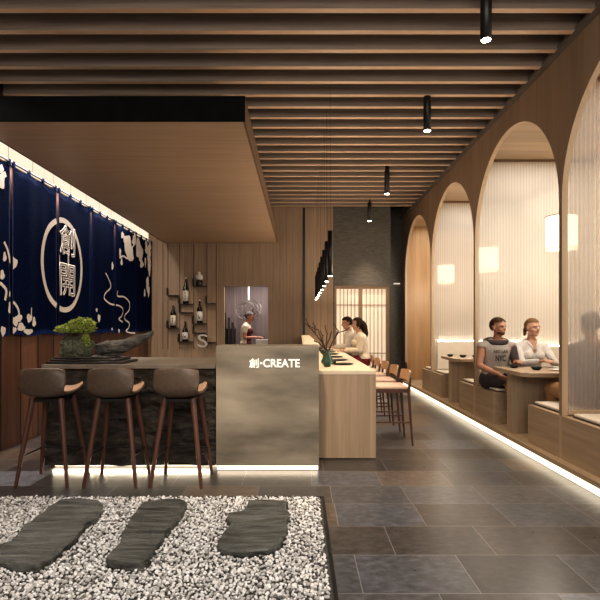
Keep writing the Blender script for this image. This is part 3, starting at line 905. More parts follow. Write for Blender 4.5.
obj('trunk', tube(B(), [(0, 0, .12), (-.02, .01, .2), (.01, 0, .27)], [.03, .024, .02], 10), M['twig'], t)
def foliage(cent, rad, n, s, seed):
    rr = random.Random(seed); bm = B()
    for _ in range(n):
        while True:
            p = Vector((rr.uniform(-1, 1), rr.uniform(-1, 1), rr.uniform(-1, 1)))
            if .55 < p.length < 1 and p.z > -.6: break
        bump_ = 1 + .18 * noise.noise(p * 2.4)
        c = Vector(cent) + Vector((p.x * rad[0], p.y * rad[1], p.z * rad[2])) * bump_
        e = Euler((rr.uniform(-.9, .9), rr.uniform(-.9, .9), rr.uniform(0, 6)))
        m = Matrix.Translation(c) @ e.to_matrix().to_4x4()
        k = s * rr.uniform(.6, 1.3)
        q = [m @ Vector(v) for v in ((-k, 0, 0), (0, -k * .5, k * .3), (k, 0, 0), (0, k * .5, k * .3))]
        bm.faces.new([bm.verts.new(v) for v in q])
    return bm
bm = foliage((-.01, 0, .275), (.205, .14, .06), 2000, .013, 3)
b2 = foliage((.055, 0, .32), (.135, .12, .075), 1300, .013, 4); tmp = bpy.data.meshes.new('t'); b2.to_mesh(tmp); b2.free(); bm.from_mesh(tmp); bpy.data.meshes.remove(tmp)
o = obj('crown', bm, M['moss'], t); o['kind'] = 'stuff'
bm = B(); ell(bm, (0, 0, .275), (.17, .11, .045)); ell(bm, (.055, 0, .31), (.11, .09, .06)); obj('crown_core', bm, surf('deep_moss', (.10, .15, .02), (.05, .08, .012), .9), t, True)
bm = foliage((.115, -.05, .15), (.045, .04, .085), 500, .011, 5)
o = obj('side_moss', bm, M['moss'], t); o['kind'] = 'stuff'

# ------------------------------------------------------------------ vase, twigs, plates on the bar
ZB_ = .933
t = empty('flower_vase', 'faceted green vase standing at the near end of the bar', 'vase', (.315, 5.80, ZB_))
obj('vase_body', lathe(B(), [(.032, 0), (.04, .012), (.074, .055), (.034, .155), (.024, .185)], seg=6), M['green_glass'], t)
tw = [[(327, 352), (322, 342), (317, 336), (312, 330), (304, 322)], [(327, 352), (321, 338), (318, 330), (309, 326), (306, 319)], [(327.5, 352), (326, 344), (327, 334), (325, 326)],
      [(328, 352), (331, 345), (338, 331), (334, 324)], [(328, 352), (333, 341), (338.5, 332.5), (344, 331), (350, 327)], [(327, 352), (322, 346), (319, 343), (314, 341)],
      [(323, 344), (323, 336), (320, 331)], [(326, 346), (330, 338), (331, 332)], [(315, 333), (315, 327), (313, 323)]]
for i, L in enumerate(tw):
    D0 = 5.80; s = D0 / 500
    P = [((x - 300) * s - .315, .03 * math.sin(j * 1.7 + i) * (j > 0), HC + (326.5 - y) * s - ZB_) for j, (x, y) in enumerate(L)]
    bm = tube(B(), P, [.009 - .005 * j / len(P) for j in range(len(P))], 6)
    tq = obj('twig', bm, M['twig'], t)
    bm = B()
    for j in range(1, len(P)): ell(bm, (P[j][0] + .006, P[j][1], P[j][2] + .006), (.006, .006, .008), seg=8, rings=6)
    obj('buds', bm, surf('rust_buds', (.09, .04, .025)) if 'rust_buds' not in bpy.data.materials else bpy.data.materials['rust_buds'], tq)
for i in range(6):
    y = 6.14 + .74 * i
    t = empty('dinner_plate', 'dark round plate on the bar, ' + ['nearest one, before the first chair', 'second from the vase', 'third from the vase', 'fourth from the vase', 'before the seated woman', 'before the seated man'][i], 'plate', (.53, y, ZB_), group='dark plates along the bar')
    obj('plate_body', lathe(B(), [(.07, 0), (.10, .004), (.128, .014), (.13, .016), (.10, .009), (.01, .006)], seg=28), M['dark_cer'], t, True)
    o = obj('rice_bowl', lathe(B(), [(.03, 0), (.05, .018), (.062, .045), (.058, .045), (.045, .02), (.01, .01)], seg=20), M['dark_cer'], smooth=True)
    o.location = (.40, y + .10, ZB_ + .0005); tag(o, 'small glazed bowl on the bar beside the ' + ['nearest plate', 'second plate', 'third plate', 'fourth plate', 'woman\'s plate', 'man\'s plate'][i], 'bowl', 'small bowls along the bar')
# booth table things
def small_bowl(x, y, z, lab, r=.06, mat='dark_cer'):
    o = obj('small_bowl', lathe(B(), [(r * .5, 0), (r * .8, .015), (r, .04), (r * .93, .04), (r * .7, .018), (.01, .01)], seg=20), M[mat], smooth=True)
    o.location = (x, y, z); tag(o, lab, 'bowl', 'bowls on the booth tables')
def flat_plate(x, y, z, lab, r=.10):
    o = obj('side_plate', lathe(B(), [(r * .6, 0), (r, .012), (r * .97, .014), (.01, .007)], seg=24), M['white'], smooth=True)
    o.location = (x, y, z); tag(o, lab, 'plate', 'white plates on the booth tables')
ZT2 = .8855
small_bowl(2.66, 6.22, ZT2, 'dark bowl on the booth table in front of the bearded man')
small_bowl(2.80, 5.92, ZT2, 'dark bowl on the booth table in front of the woman in white', .065)
flat_plate(3.03, 5.86, ZT2, 'white plate on the booth table beside the dark bowl')
flat_plate(3.2, 6.2, ZT2, 'white plate under the woman\'s hand on the booth table')
small_bowl(2.57, 8.55, ZT2, 'dark bowl at the far left on the empty booth table', .055)
small_bowl(2.72, 8.35, ZT2, 'dark bowl in the middle of the empty booth table', .06)
small_bowl(2.90, 8.25, ZT2, 'dark bowl at the right on the empty booth table', .06)

# ------------------------------------------------------------------ gravel bed and stones
GX, GY1, GY0, GXL = .175, 4.06, 1.5, -3.3
t = bpy.data.objects.new('gravel_bed_edging', None); COL.objects.link(t)
tag(t, 'thin dark metal edging framing the white gravel bed', 'edging')
bm = B(); box(bm, GXL, GX + .02, GY1, GY1 + .02, 0, .015); obj('edge_strip', bm, M['black'], t)
bm = B(); box(bm, GX, GX + .02, GY0, GY1, 0, .02); obj('edge_strip', bm, M['black'], t)
struct('floor_gravel_base', box(B(), GXL, GX, GY0, GY1, .0, .008), M['gravelbed'])
# stepping stones
def stone(pix, ztop, lab, seed):
    def W_(px, py):
        D = (HC - ztop) * 500 / (py - 326.5); return Vector(((px - 300) * D / 500, D))
    P = [W_(*p) for p in pix]
    # densify
    Q = []
    for a, b in zip(P, P[1:] + P[:1]):
        n = max(2, int((b - a).length / .03))
        for k in range(n): Q.append(a.lerp(b, k / n))
    Q = [q + Vector((noise.noise(Vector((q.x * 9, q.y * 9, seed))), noise.noise(Vector((q.x * 9, q.y * 9, seed + 30))))) * .03 for q in Q]
    for _ in range(1): Q = [(Q[i - 1] + Q[i] * 2 + Q[(i + 1) % len(Q)]) / 4 for i in range(len(Q))]
    c = sum(Q, Vector((0, 0))) / len(Q)
    bm = B(); rings = []
    for s, z in ((.97, .005), (1.0, ztop * .45), (1.0, ztop * .8), (.98, ztop), (.93, ztop + .004), (.8, ztop), (.6, ztop), (.4, ztop), (.2, ztop)):
        ring = []
        for i, p in enumerate(Q):
            q = c + (p - c) * s
            nz = .018 * noise.fractal(Vector((q.x * 5 + seed, q.y * 4, z * 20)), 1, 2, 5)
            zz = z + (noise.fractal(Vector((q.x * 3.2 + seed, q.y * 6, 0)), 1, 2, 5) * .012 if z >= ztop else 0)
            o_ = (p - c).normalized() * nz * (1.3 if z < ztop else .4)
            ring.append(bm.verts.new((q.x + o_.x, q.y + o_.y, zz)))
        rings.append(ring)
    n = len(Q)
    for a, b in zip(rings, rings[1:]):
        for k in range(n): bm.faces.new((a[k], a[(k + 1) % n], b[(k + 1) % n], b[k]))
    bm.faces.new(rings[-1])
    bmesh.ops.recalc_face_normals(bm, faces=bm.faces[:])
    o = obj('stepping_stone', bm, M['slate']); tag(o, lab, 'stone', 'slate stepping stones in the gravel')
    return Q
ST = []
ST.append(stone([(62, 499), (80, 497.5), (98, 499), (103, 503), (102, 511), (88, 524), (73, 540), (58, 553), (44, 562), (36, 567), (26, 564), (10, 562), (-12, 561), (-12, 548), (8, 541), (24, 527), (38, 514), (50, 506)], .062, 'long dark slate stepping stone at the left, cut by photo edge', 1))
ST.append(stone([(146, 500), (165, 498.5), (184, 499), (188, 503), (184, 512), (172, 524), (163, 535), (155, 548), (147, 560), (138, 563), (120, 564), (106, 562), (105, 556), (113, 548), (122, 540), (126, 530), (133, 518), (136, 508)], .062, 'middle slate stepping stone, narrow and slanting', 5))
ST.append(stone([(247, 500), (266, 498), (287, 499), (289, 508), (287, 520), (286, 532), (281, 543), (268, 548), (246, 551), (228, 550), (218, 544), (222, 534), (229, 524), (229, 512), (246, 510)], .062, 'broad slate stepping stone nearest the reception desk corner', 9))
def inside(poly, p):
    r = False; n = len(poly)
    for i in range(n):
        a, b = poly[i], poly[i - 1]
        if (a.y > p[1]) != (b.y > p[1]) and p[0] < (b.x - a.x) * (p[1] - a.y) / (b.y - a.y) + a.x: r = not r
    return r
# pebbles : one mesh of many
ico = B(); bmesh.ops.create_icosphere(ico, subdivisions=1, radius=1)
IV = [v.co.copy() for v in ico.verts]; IF = [tuple(v.index for v in f.verts) for f in ico.faces]; ico.free()
variants = []
for k in range(14):
    rr = random.Random(k); s = (rr.uniform(.8, 1.25), rr.uniform(.7, 1.05), rr.uniform(.5, .85))
    variants.append([Vector((v.x * s[0], v.y * s[1], v.z * s[2])) * (1 + rr.uniform(-.2, .2)) for v in IV])
V, F, MI = [], [], []
rr = random.Random(11)
def pebble(x, y, z, r):
    base = len(V); vv = variants[rr.randrange(14)]
    R = Euler((rr.uniform(-.7, .7), rr.uniform(-.7, .7), rr.uniform(0, 6.28))).to_matrix()
    for v in vv:
        w = R @ v; V.append((x + w.x * r, y + w.y * r, z + w.z * r))
    m = rr.choices((0, 1, 2, 3), (5, 4, 2, .8))[0]
    for f in IF: F.append(tuple(base + i for i in f)); MI.append(m)
y = GY0 + .015
while y < GY1 - .012:
    x = GXL + .02
    while x < GX - .012:
        # outside the picture's cone the bed stays thinner
        if abs(x) < y * .66 + .25 and y > 2.2 or rr.random() < .35:
            px, py = x + rr.uniform(-.009, .009), min(y + rr.uniform(-.009, .009), GY1 - .012)
            if not any(inside(s, (px, py)) for s in ST):
                pebble(px, py, .012 + rr.uniform(0, .014), rr.uniform(.0075, .0142))
        x += .0205
    y += .019
me = bpy.data.meshes.new('white_gravel'); me.from_pydata(V, [], F)
for c1, c2 in (((.78, .765, .75), (.58, .565, .55)), ((.52, .505, .49), (.34, .33, .32)), ((.90, .89, .88), (.76, .75, .74)), ((.24, .22, .20), (.14, .13, .12))):
    me.materials.append(surf('pebble', c1, c2, .7, (60, 60, 60), .2, .003))
me.polygons.foreach_set('material_index', MI)
o = bpy.data.objects.new('white_gravel', me); COL.objects.link(o)
tag(o, 'bed of crushed white and grey gravel around the slate stones', 'gravel', kind='stuff')

# ------------------------------------------------------------------ people
def person(label, loc, rz, scale, J, skinm, clothes, hair, name='person', female=False, yaw=0, pitch=0, voxel=.0085, beard=None, extra_hair=None):
    """J: joints in a local frame, facing +Y, origin on the seat (or the ground); clothes: list of (name, material, tags, test)"""
    T = Matrix.Translation(Vector(loc)) @ Matrix.Rotation(rz, 4, 'Z') @ Matrix.Diagonal((scale, scale, scale, 1))
    caps = []
    def cap(tagn, a, ra, b, rb): caps.append((tagn, Vector(a), ra, Vector(b), rb))
    P, Ch, Nk, Hd = J['pelvis'], J['chest'], J['neck'], J['head']
    P, Ch, Nk, Hd = map(Vector, (P, Ch, Nk, Hd))
    sw = .155 if female else .178
    bm = B()
    # torso as flattened sweep
    def prof_ring(c, rx, ry, fwd): return (Vector(c), rx, ry)
    rings = []
    up = (Ch - P).normalized()
    side = Vector(J.get('side', (1, 0, 0))).normalized()
    fw = side.cross(up) * -1
    fw = up.cross(side)
    levels = [(-.09, .10, .08), (-.05, .155 if female else .15, .11), (.02, .165 if female else .155, .12), (.25, .125 if female else .14, .10), (.5, .13 if female else .15, .105), (.80, .15 if female else .172, .112), (.95, .155 if female else .18, .105), (1.05, .135 if female else .155, .09), (1.13, .10, .075), (1.2, .065, .06)]
    L = (Ch - P).length
    seg = 24
    for s, rx, ry in levels:
        c = P + up * (s * L)
        rings.append([bm.verts.new(c + side * rx * math.cos(2 * PI * k / seg) + fw * ry * math.sin(2 * PI * k / seg)) for k in range(seg)])
    for a, b in zip(rings, rings[1:]):
        for k in range(seg): bm.faces.new((a[k], a[(k + 1) % seg], b[(k + 1) % seg], b[k]))
    bm.faces.new(rings[0][::-1]); bm.faces.new(rings[-1])
    for s in (0, .3, .6, .9): caps.append(('torso', P + up * s * L - side * .07, .11, P + up * s * L + side * .07, .11))
    caps.append(('torso', Ch + up * .02 - side * sw * .8, .06, Ch + up * .02 + side * sw * .8, .06))
    if female: 
        for s in (-1, 1): ell(bm, P + up * L * .78 + side * s * .07 + fw * .085, (.06, .055, .06))
    for s in (-1, 1):
        cap('pelvis', P + side * s * .085 + up * -.02, .105, P + side * s * .085 + up * .01, .10)
    cap('neck', Ch + up * .05, .078, Nk, .054); cap('neck', Nk, .052, Hd - Vector((0, 0, .05)), .050)
    for s, S, E, W_ in ((-1, 'shL', 'elL', 'wrL'), (1, 'shR', 'elR', 'wrR')):
        a, b, c = Vector(J[S]), Vector(J[E]), Vector(J[W_])
        k = .85 if female else 1
        cap('shoulder', Ch + side * s * .06 + up * .035, .062 * k, a, .058 * k)
        cap('upperarm', a, .056 * k, a.lerp(b, .5), .048 * k); cap('upperarm', a.lerp(b, .5), .048 * k, b, .040 * k)
        cap('forearm', b, .040 * k, b.lerp(c, .35), .039 * k); cap('forearm', b.lerp(c, .35), .039 * k, c, .026 * k)
        d = (c - b).normalized()
        pn = Vector(J.get('palm' + S[-1], (0, 0, -1))); pn = (pn - d * pn.dot(d)).normalized()
        sd = d.cross(pn)
        if sd.dot(side) * s > 0: sd = -sd           # thumb side points inwards
        hand = c + d * .05
        R = Matrix((sd, d, pn)).transposed()
        ell(bm, hand, (.040, .052, .017), R)
        for q, (off, ln) in enumerate(((.030, .072), (.011, .080), (-.009, .074), (-.028, .058))):
            r0 = c + d * .085 + sd * off
            m1 = r0 + d * ln * .5 + pn * .012; m2 = m1 + d * ln * .3 + pn * .022
            cap('hand', r0 - d * .02, .009, m1, .0085); cap('hand', m1, .0085, m2, .007)
        tb = c + d * .03 + sd * .032
        cap('hand', tb, .012, tb + sd * .028 + d * .03 + pn * .01, .010); cap('hand', tb + sd * .028 + d * .03 + pn * .01, .010, tb + sd * .030 + d * .058 + pn * .02, .008)
        caps.append(('handreg', c + d * .02, .03, c + d * .11, .03))
    for s, Hp, K, A in ((-1, 'hipL', 'knL', 'anL'), (1, 'hipR', 'knR', 'anR')):
        a, b, c = Vector(J[Hp]), Vector(J[K]), Vector(J[A])
        cap('thigh', a, .088, a.lerp(b, .5), .076); cap('thigh', a.lerp(b, .5), .076, b, .056)
        cap('shin', b, .054, b.lerp(c, .35), .056); cap('shin', b.lerp(c, .35), .056, c, .036)
        fd = Vector(J.get('foot', (0, 1, 0))).normalized()
        cap('foot', c + Vector((0, 0, -.035)) - fd * .03, .036, c + fd * .15 + Vector((0, 0, -.05)), .030)
    real = [c for c in caps if c[0] not in ('torso', 'handreg')]
    for tg, a, ra, b, rb in real:
        d = b - a
        ell(bm, a, (ra,) * 3, seg=14, rings=8); ell(bm, b, (rb,) * 3, seg=14, rings=8)
        if d.length > 1e-4: tube(bm, [a, b], [ra, rb], 14)
    # head
    HR = Matrix.Rotation(yaw, 3, 'Z') @ Matrix.Rotation(pitch, 3, 'X')
    def H(p): return Hd + HR @ Vector(p)
    ell(bm, H((0, -.008, .028)), (.076, .096, .088), HR, 24, 16)
    ell(bm, H((0, .022, -.03)), (.060, .068, .078), HR, 20, 14)
    ell(bm, H((0, .055, -.083)), (.030, .028, .022), HR)
    ell(bm, H((0, .070, .02)), (.050, .022, .018), HR)
    tube(bm, [H((0, .083, .012)), H((0, .103, -.022)), H((0, .092, -.032))], [.009, .015, .010], 10)
    for s in (-1, 1):
        ell(bm, H((s * .077, -.008, -.012)), (.010, .020, .031), HR)
        ell(bm, H((s * .035, .060, -.030)), (.024, .022, .02), HR)
    caps.append(('head', H((0, .01, -.02)), .07, H((0, -.01, .04)), .07))
    me = bpy.data.meshes.new(name); bm.to_mesh(me); bm.free()
    o = bpy.data.objects.new(name, me); COL.objects.link(o)
    md = o.modifiers.new('r', 'REMESH'); md.mode = 'VOXEL'; md.voxel_size = voxel
    ms = o.modifiers.new('s', 'SMOOTH'); ms.factor = .5; ms.iterations = 3
    dg = bpy.context.evaluated_depsgraph_get(); dg.update()
    me2 = bpy.data.meshes.new_from_object(o.evaluated_get(dg))
    o.modifiers.clear(); o.data = me2; bpy.data.meshes.remove(me); me2.name = name
    # tag every vertex
    vt = []
    HRi = HR.transposed()
    for v in me2.vertices:
        best, bt = 9, ''
        for tg, a, ra, b, rb in caps:
            ab = b - a; l2 = ab.length_squared
            u = max(0, min(1, (v.co - a).dot(ab) / l2)) if l2 > 1e-9 else 0
            d = (v.co - (a + ab * u)).length - (ra + (rb - ra) * u)
            if d < best: best, bt = d, tg
        if bt == 'handreg': bt = 'hand'
        vt.append(bt)
    me2.materials.clear(); me2.materials.append(skinm)
    me2.polygons.foreach_set('use_smooth', [True] * len(me2.polygons))
    norms = [v.normal.copy() for v in me2.vertices]
    def shell(nm, mat, test, off):
        """skin-hugging piece made from the body's own surface, moved outward"""
        bs = B(); mp = {}
        for p in me2.polygons:
            if all(test(vt[i], me2.vertices[i].co, i) for i in p.vertices):
                vs = []
                for i in p.vertices:
                    if i not in mp:
                        co_ = me2.vertices[i].co; of = off(co_) if callable(off) else off
                        mp[i] = bs.verts.new(co_ + norms[i] * of)
                    vs.append(mp[i])
                try: bs.faces.new(vs)
                except ValueError: pass
        for _ in range(2): bmesh.ops.smooth_vert(bs, verts=bs.verts[:], factor=.5, use_axis_x=True, use_axis_y=True, use_axis_z=True)
        bs.transform(T)
        return obj(nm, bs, mat, o, True)
    for nm, mat, tags, test, off in clothes:
        shell(nm, mat, (lambda t_, c_, i_, tags=tags, test=test: t_ in tags and (test is None or test(c_, t_))), off)
    def hl(c): return HRi @ (c - Hd)
    if hair:
        hm, htest, hoff = hair
        shell('hair', hm, lambda t_, c_, i_: (t_ in ('head', 'neck')) and htest(hl(c_)), lambda c_: hoff)
    if beard: shell('beard', beard, lambda t_, c_, i_: t_ in ('head',) and hl(c_).z < -.055 and hl(c_).y > .012 and not (hl(c_).z > -.063 and hl(c_).y > .08), .004)
    if extra_hair:
        for pts, rad in extra_hair:
            bs = tube(B(), [H(p) for p in pts], rad, 12)
            bmesh.ops.subdivide_edges(bs, edges=bs.edges[:], cuts=1, smooth=.3)
            bs.transform(T); obj('ponytail', bs, hair[0], o, True)
    # eyes, brows, lips
    be, bi, bb = B(), B(), B()
    for s in (-1, 1):
        ell(be, H((s * .031, .0765, -.004)), (.0115, .007, .006), HR, 10, 8)
        ell(bi, H((s * .031, .0825, -.004)), (.0065, .004, .006), HR, 8, 6)
        tube(bb, [H((s * .016, .090, .014)), H((s * .034, .088, .018)), H((s * .050, .074, .013))], .0042, 6)
    for nm, b_, m_ in (('eyes', be, M['white']), ('iris', bi, M['ink']), ('eyebrows', bb, hair[0] if hair else M['ink'])):
        b_.transform(T); obj(nm, b_, m_, o, True)
    bl = tube(B(), [H((-.024, .078, -.058)), H((0, .090, -.056)), H((.024, .078, -.058))], [.003, .0065, .003], 8)
    bl.transform(T); obj('lips', bl, M['lips'], o, True)
    me2.transform(T)
    tag(o, label, 'person')
    return o
M['lips'] = surf('lip_red', (.42, .14, .11), bmp=0)
def sit(arm='rest', lean=.03, **kw):
    J = dict(pelvis=(0, 0, .10), chest=(0, lean, .50), neck=(0, lean + .02, .60), head=(0, lean + .05, .745),
             shL=(-.185, lean, .498), shR=(.185, lean, .498), elL=(-.22, .06 + lean, .27), elR=(.22, .06 + lean, .27), wrL=(-.15, .30, .30), wrR=(.15, .30, .30),
             hipL=(-.09, .02, .09), hipR=(.09, .02, .09), knL=(-.12, .44, .10), knR=(.12, .44, .10), anL=(-.12, .42, -.34), anR=(.12, .42, -.34))
    J.update(kw); return J
SK = skin('warm_skin', (.46, .235, .15)); SKP = skin('fair_skin', (.56, .32, .22)); SKR = skin('ruddy_skin', (.55, .25, .17))
H_DK = surf('dark_brown_hair', (.035, .018, .012), (.015, .008, .006), .65, (80, 80, 20), .4, spec=.15)
H_BR = surf('brown_hair', (.075, .04, .022), (.04, .02, .012), .65, (80, 80, 20), .4, spec=.15)
H_BL = surf('dark_blonde_hair', (.22, .12, .055), (.11, .06, .03), .65, (80, 80, 20), .4, spec=.15)
BE = surf('trimmed_beard', (.10, .048, .03), (.06, .03, .02), .8, (80, 80, 80), .4)
short = lambda h: (h.z > .055 or (h.y < .01 and h.z > -.04 and not (abs(h.x) > .07 and h.y > -.03 and h.z < .02))) and not (h.y > .075 and h.z < .07)
longh = lambda h: (h.z > .055 or (h.y < .025 and h.z > -.10)) and not (h.y > .07 and h.z < .07) and not (h.z < -.03 and h.y > -.01 and abs(h.x) < .05)
back = lambda h: (h.z > .06 or (h.y < .0 and h.z > -.05)) and not (h.y > .08 and h.z < .078)

# bearded man in the booth, faces the camera, looks to the right of the picture
grey = cloth('heather_grey_jersey', (.42, .37, .33)); dk = cloth('charcoal_jersey', (.055, .045, .045)); red = cloth('red_fabric', (.45, .02, .04))
J = sit(lean=.05, elR=(.235, .10, .27), wrR=(.06, .30, .17), elL=(-.19, .18, .30), wrL=(-.13, .38, .335), palmL=(0, 0, -1), knR=(-.02, .36, .10), anR=(-.12, .30, -.33), knL=(-.22, .42, .10), anL=(-.26, .40, -.33))
pm = person('bearded man in grey sleeveless hooded top at the booth table', (2.665, 6.83, .586), PI, 1.08, J, SK,
    [('hooded_top', grey, ('torso', 'shoulder', 'pelvis'), lambda c, t: c.z > .02 and not (t == 'pelvis' and c.z < .04), .012),
     ('undersleeve', dk, ('upperarm',), lambda c, t: c.x < -.1, .012),
     ('shorts', dk, ('thigh', 'pelvis'), lambda c, t: c.z < .19, .013),
     ('shoes', dk, ('foot',), None, .006)],
    (H_BR, short, .014), yaw=.55, beard=BE)
T_ = Matrix.Translation(Vector((2.665, 6.83, .586))) @ Matrix.Rotation(PI, 4, 'Z') @ Matrix.Scale(1.08, 4)
bm = B(); tube(bm, [(.125 * math.cos(a), .04 + .095 * math.sin(a) - .01, .565 + .018 * math.sin(a) * -1) for a in [2 * PI * k / 24 for k in range(25)]], .036, 10)
bm.transform(T_); obj('hood', bm, dk, pm, True)
bt, w, h = text_bm('NYC', 1.0, .02, .02)
for v in bt.verts: v.co = Vector((-.06 + v.co.x / w * .125, -.18 + v.co.y * .1, .325 + v.co.z / h * .075))
def to_person(bt, base, sc_):
    for v in bt.verts: v.co = Vector((base[0] + v.co.x * sc_, base[1] + v.co.y * sc_, base[2] + v.co.z * sc_))
to_person(bt, (2.665, 6.84, .586), 1.08); obj('chest_print', bt, dk, pm)
bt, w, h = text_bm('RED LAB', 1.0, .02, .015)
for v in bt.verts: v.co = Vector((-.085 + v.co.x / w * .17, -.187 + v.co.y * .1, .425 + v.co.z / h * .038))
to_person(bt, (2.665, 6.84, .586), 1.08); obj('chest_print', bt, dk, pm)

# woman in white shirt
wht = cloth('white_shirt_cotton', (.72, .68, .63), (.58, .54, .50))
J = sit(lean=.05, shL=(-.17, .05, .498), shR=(.17, .05, .498), elR=(.17, .20, .30), wrR=(.04, .40, .345), elL=(-.25, .18, .30), wrL=(-.08, .40, .345))
pw = person('woman in white collared shirt with tied back blonde hair at the booth table', (3.125, 6.83, .586), PI, 1.07, J, SKP,
    [('shirt', wht, ('torso', 'shoulder', 'upperarm', 'forearm', 'pelvis'), lambda c, t: c.z > .0 and not (abs(c.x) < .05 - (.56 - c.z) * .35 and c.y > .06 and c.z > .43), .012),
     ('trousers', dk, ('thigh', 'pelvis', 'shin'), lambda c, t: c.z < .19, .010), ('shoes', dk, ('foot',), None, .006)],
    (H_BL, back, .009), female=True, yaw=.35, extra_hair=[([(0, -.09, .0), (0, -.12, -.02), (.02, -.11, -.10)], [.02, .03, .012])])
bm = B()
for s in (-1, 1):
    tube(bm, [(s * .012, .155, .47), (s * .05, .135, .54), (s * .075, .06, .585), (s * .05, -.02, .60)], [.010, .018, .018, .012], 8)
bm.transform(Matrix.Translation(Vector((3.125, 6.83, .586))) @ Matrix.Rotation(PI, 4, 'Z') @ Matrix.Scale(1.07, 4))
obj('collar', bm, wht, pw, True)

# guest behind the reeded glass
tp = cloth('taupe_cotton', (.17, .125, .11)); tan = cloth('tan_corduroy', (.37, .205, .10))
J = sit(lean=.05, elR=(.20, .16, .30), wrR=(.10, .34, .345), elL=(-.19, .12, .29), wrL=(-.02, .30, .33), knL=(-.19, .42, .11), knR=(.13, .44, .11))
person('guest in taupe top and tan trousers seen from behind through reeded glass', (3.02, 5.10, .586), 0, 1.12, J, SK,
    [('top', tp, ('torso', 'shoulder', 'upperarm', 'forearm', 'pelvis'), lambda c, t: c.z > .02, .016), ('trousers', tan, ('thigh', 'pelvis', 'shin'), lambda c, t: c.z < .21, .014), ('shoes', dk, ('foot',), None, .006)],
    (surf('ash_brown_hair', (.11, .08, .065), (.07, .05, .04), .6), short, .012))

# couple at the bar, facing -X
crm = cloth('cream_blouse', (.66, .56, .44), (.52, .44, .34)); rsk = cloth('crimson_skirt', (.16, .008, .018)); gsh = cloth('grey_shirt', (.50, .45, .40))
bar_leg = dict(knL=(-.10, .42, .06), knR=(.10, .42, .06), anL=(-.10, .34, -.36), anR=(.10, .34, -.36))
J = sit(lean=.05, shL=(-.165, .05, .498), shR=(.165, .05, .498), elR=(.20, .09, .27), wrR=(.09, .33, .272), elL=(-.20, .09, .27), wrL=(-.09, .33, .272), **bar_leg)
person('woman in cream blouse and crimson skirt with long dark hair at the bar', (1.14, 9.08, .697), PI / 2, 1.0, J, SKP,
    [('blouse', crm, ('torso', 'shoulder', 'upperarm', 'forearm', 'pelvis'), lambda c, t: c.z > .12, .024), ('skirt', rsk, ('thigh', 'pelvis', 'torso'), lambda c, t: c.z < .19 and c.y < .40, .018), ('shoes', dk, ('foot',), None, .006)],
    (H_DK, longh, .013), female=True, pitch=-.05, extra_hair=[([(0, -.08, .04), (0, -.12, -.04), (0, -.14, -.18), (0, -.12, -.34)], [.05, .06, .055, .02])])
J = sit(lean=.10, elR=(.21, .16, .31), wrR=(.08, .38, .29), elL=(-.21, .16, .31), wrL=(-.08, .38, .29), **bar_leg)
person('man in grey shirt with short dark hair beyond the woman at the bar', (1.075, 9.82, .697), PI / 2, 1.03, J, SK,
    [('shirt', gsh, ('torso', 'shoulder', 'upperarm', 'forearm', 'pelvis'), lambda c, t: c.z > .06, .014), ('trousers', dk, ('thigh', 'pelvis', 'shin'), lambda c, t: c.z < .19, .010), ('shoes', dk, ('foot',), None, .006)],
    (H_DK, short, .016), pitch=-.15)

# cook in the kitchen, standing, faces +X
tee = cloth('cream_tee', (.80, .72, .56)); apr = cloth('dark_red_apron', (.14, .025, .03)); capm = cloth('grey_headscarf', (.10, .09, .09))
J = dict(pelvis=(0, 0, .95), chest=(0, .02, 1.36), neck=(0, .05, 1.46), head=(0, .09, 1.59), shL=(-.165, .02, 1.36), shR=(.165, .02, 1.36),
         elL=(-.20, .0, 1.12), elR=(.20, .0, 1.12), wrL=(-.12, .27, 1.13), wrR=(.12, .27, 1.13), hipL=(-.09, 0, .92), hipR=(.09, 0, .92), knL=(-.10, .03, .50), knR=(.10, .03, .50), anL=(-.11, 0, .085), anR=(.11, 0, .085))
pc = person('cook in cream tee and dark red apron standing in the kitchen opening', (-1.27, 11.62, 0), -PI / 2, 1.02, J, SKR,
    [('tee', tee, ('torso', 'shoulder', 'upperarm', 'pelvis'), lambda c, t: c.z > .98 and not (t == 'upperarm' and c.z < 1.23), .014), ('apron', apr, ('torso', 'pelvis', 'thigh'), lambda c, t: c.y > .035 and c.z < 1.33 and c.z > .6, .022),
     ('trousers', dk, ('thigh', 'pelvis', 'shin'), lambda c, t: c.z < 1.0, .012), ('shoes', dk, ('foot',), None, .006)],
    (capm, short, .012), female=True, pitch=-.3)

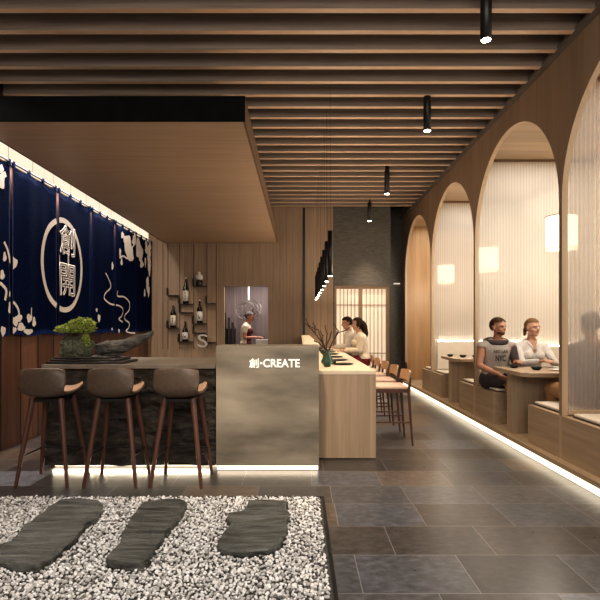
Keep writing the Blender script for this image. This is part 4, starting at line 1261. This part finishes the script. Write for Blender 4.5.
# ------------------------------------------------------------------ lights
W_ = bpy.data.worlds.new('world'); sc.world = W_; W_.use_nodes = True
bg = W_.node_tree.nodes['Background']; bg.inputs[0].default_value = (1, .90, .81, 1); bg.inputs[1].default_value = .45
WARM = (1, .78, .54)
area('cove_wash', (-3.19, 6.4, 3.60), (0, .12, 0), .12, 6.0, 100, (1, .88, .78))
for c in (AC - AP, AC, AC + AP, AC + 2 * AP):
    area('booth_wash', (3.35, c, 3.74), (0, 0, 0), 1.2, 1.9, 8 if c < 5 else 17, (1, .95, .88))
    l = bpy.data.lights.new('lantern_lamp', 'POINT'); l.energy = 12 if c < 5 else 25; l.color = (1, .90, .78); l.shadow_soft_size = .19
    o = bpy.data.objects.new('lantern_lamp', l); COL.objects.link(o); o.location = (3.13, c, 2.2)
area('platform_glow', (2.40, 5.5, .06), (0, -PI / 2 - .35, 0), .06, 13, .5, (1, .84, .62))
area('rock_glow', (-1.66, 4.93, .028), (-.6, 0, 0), 1.55, .02, 3.2, (1, .84, .62))
area('desk_glow', (-.31, 4.875, .042), (-.3, 0, 0), .96, .03, .4, (1, .84, .62))
area('kitchen_light', (-1.0, 11.7, 2.55), (0, 0, 0), 1.2, .5, 26, (1, .88, .82))
area('ceiling_bounce_fill', (.62, 8, 1.9), (PI, 0, 0), .1, 5, 22, (1, .82, .62))  # unseen upward fill, added to brighten the ceiling beams
area('room_fill', (.4, -.8, 2.9), (math.radians(62), 0, 0), 4.0, 1.6, 75, (1, .93, .85))
for y in (5.6, 7.6, 9.6): spot('canopy_downlight', (-1.8, y, 3.23), (0, 0, 0), 45, 2.2, .9)
spot('gravel_spot', (-.5, 2.7, 4.0), (math.radians(9), 0, 0), 150, 1.0, .9, (1, .95, .88))
spot('desk_wash', (-.3, 2.6, 3.95), (math.radians(34), 0, 0), 170, .9, .9)

sc.view_settings.view_transform = 'Standard'
try: sc.view_settings.look = 'Medium High Contrast'
except Exception: pass
sc.view_settings.exposure = 0.62
sc.cycles.max_bounces = 8; sc.cycles.transparent_max_bounces = 12
sc.cycles.use_denoising = True
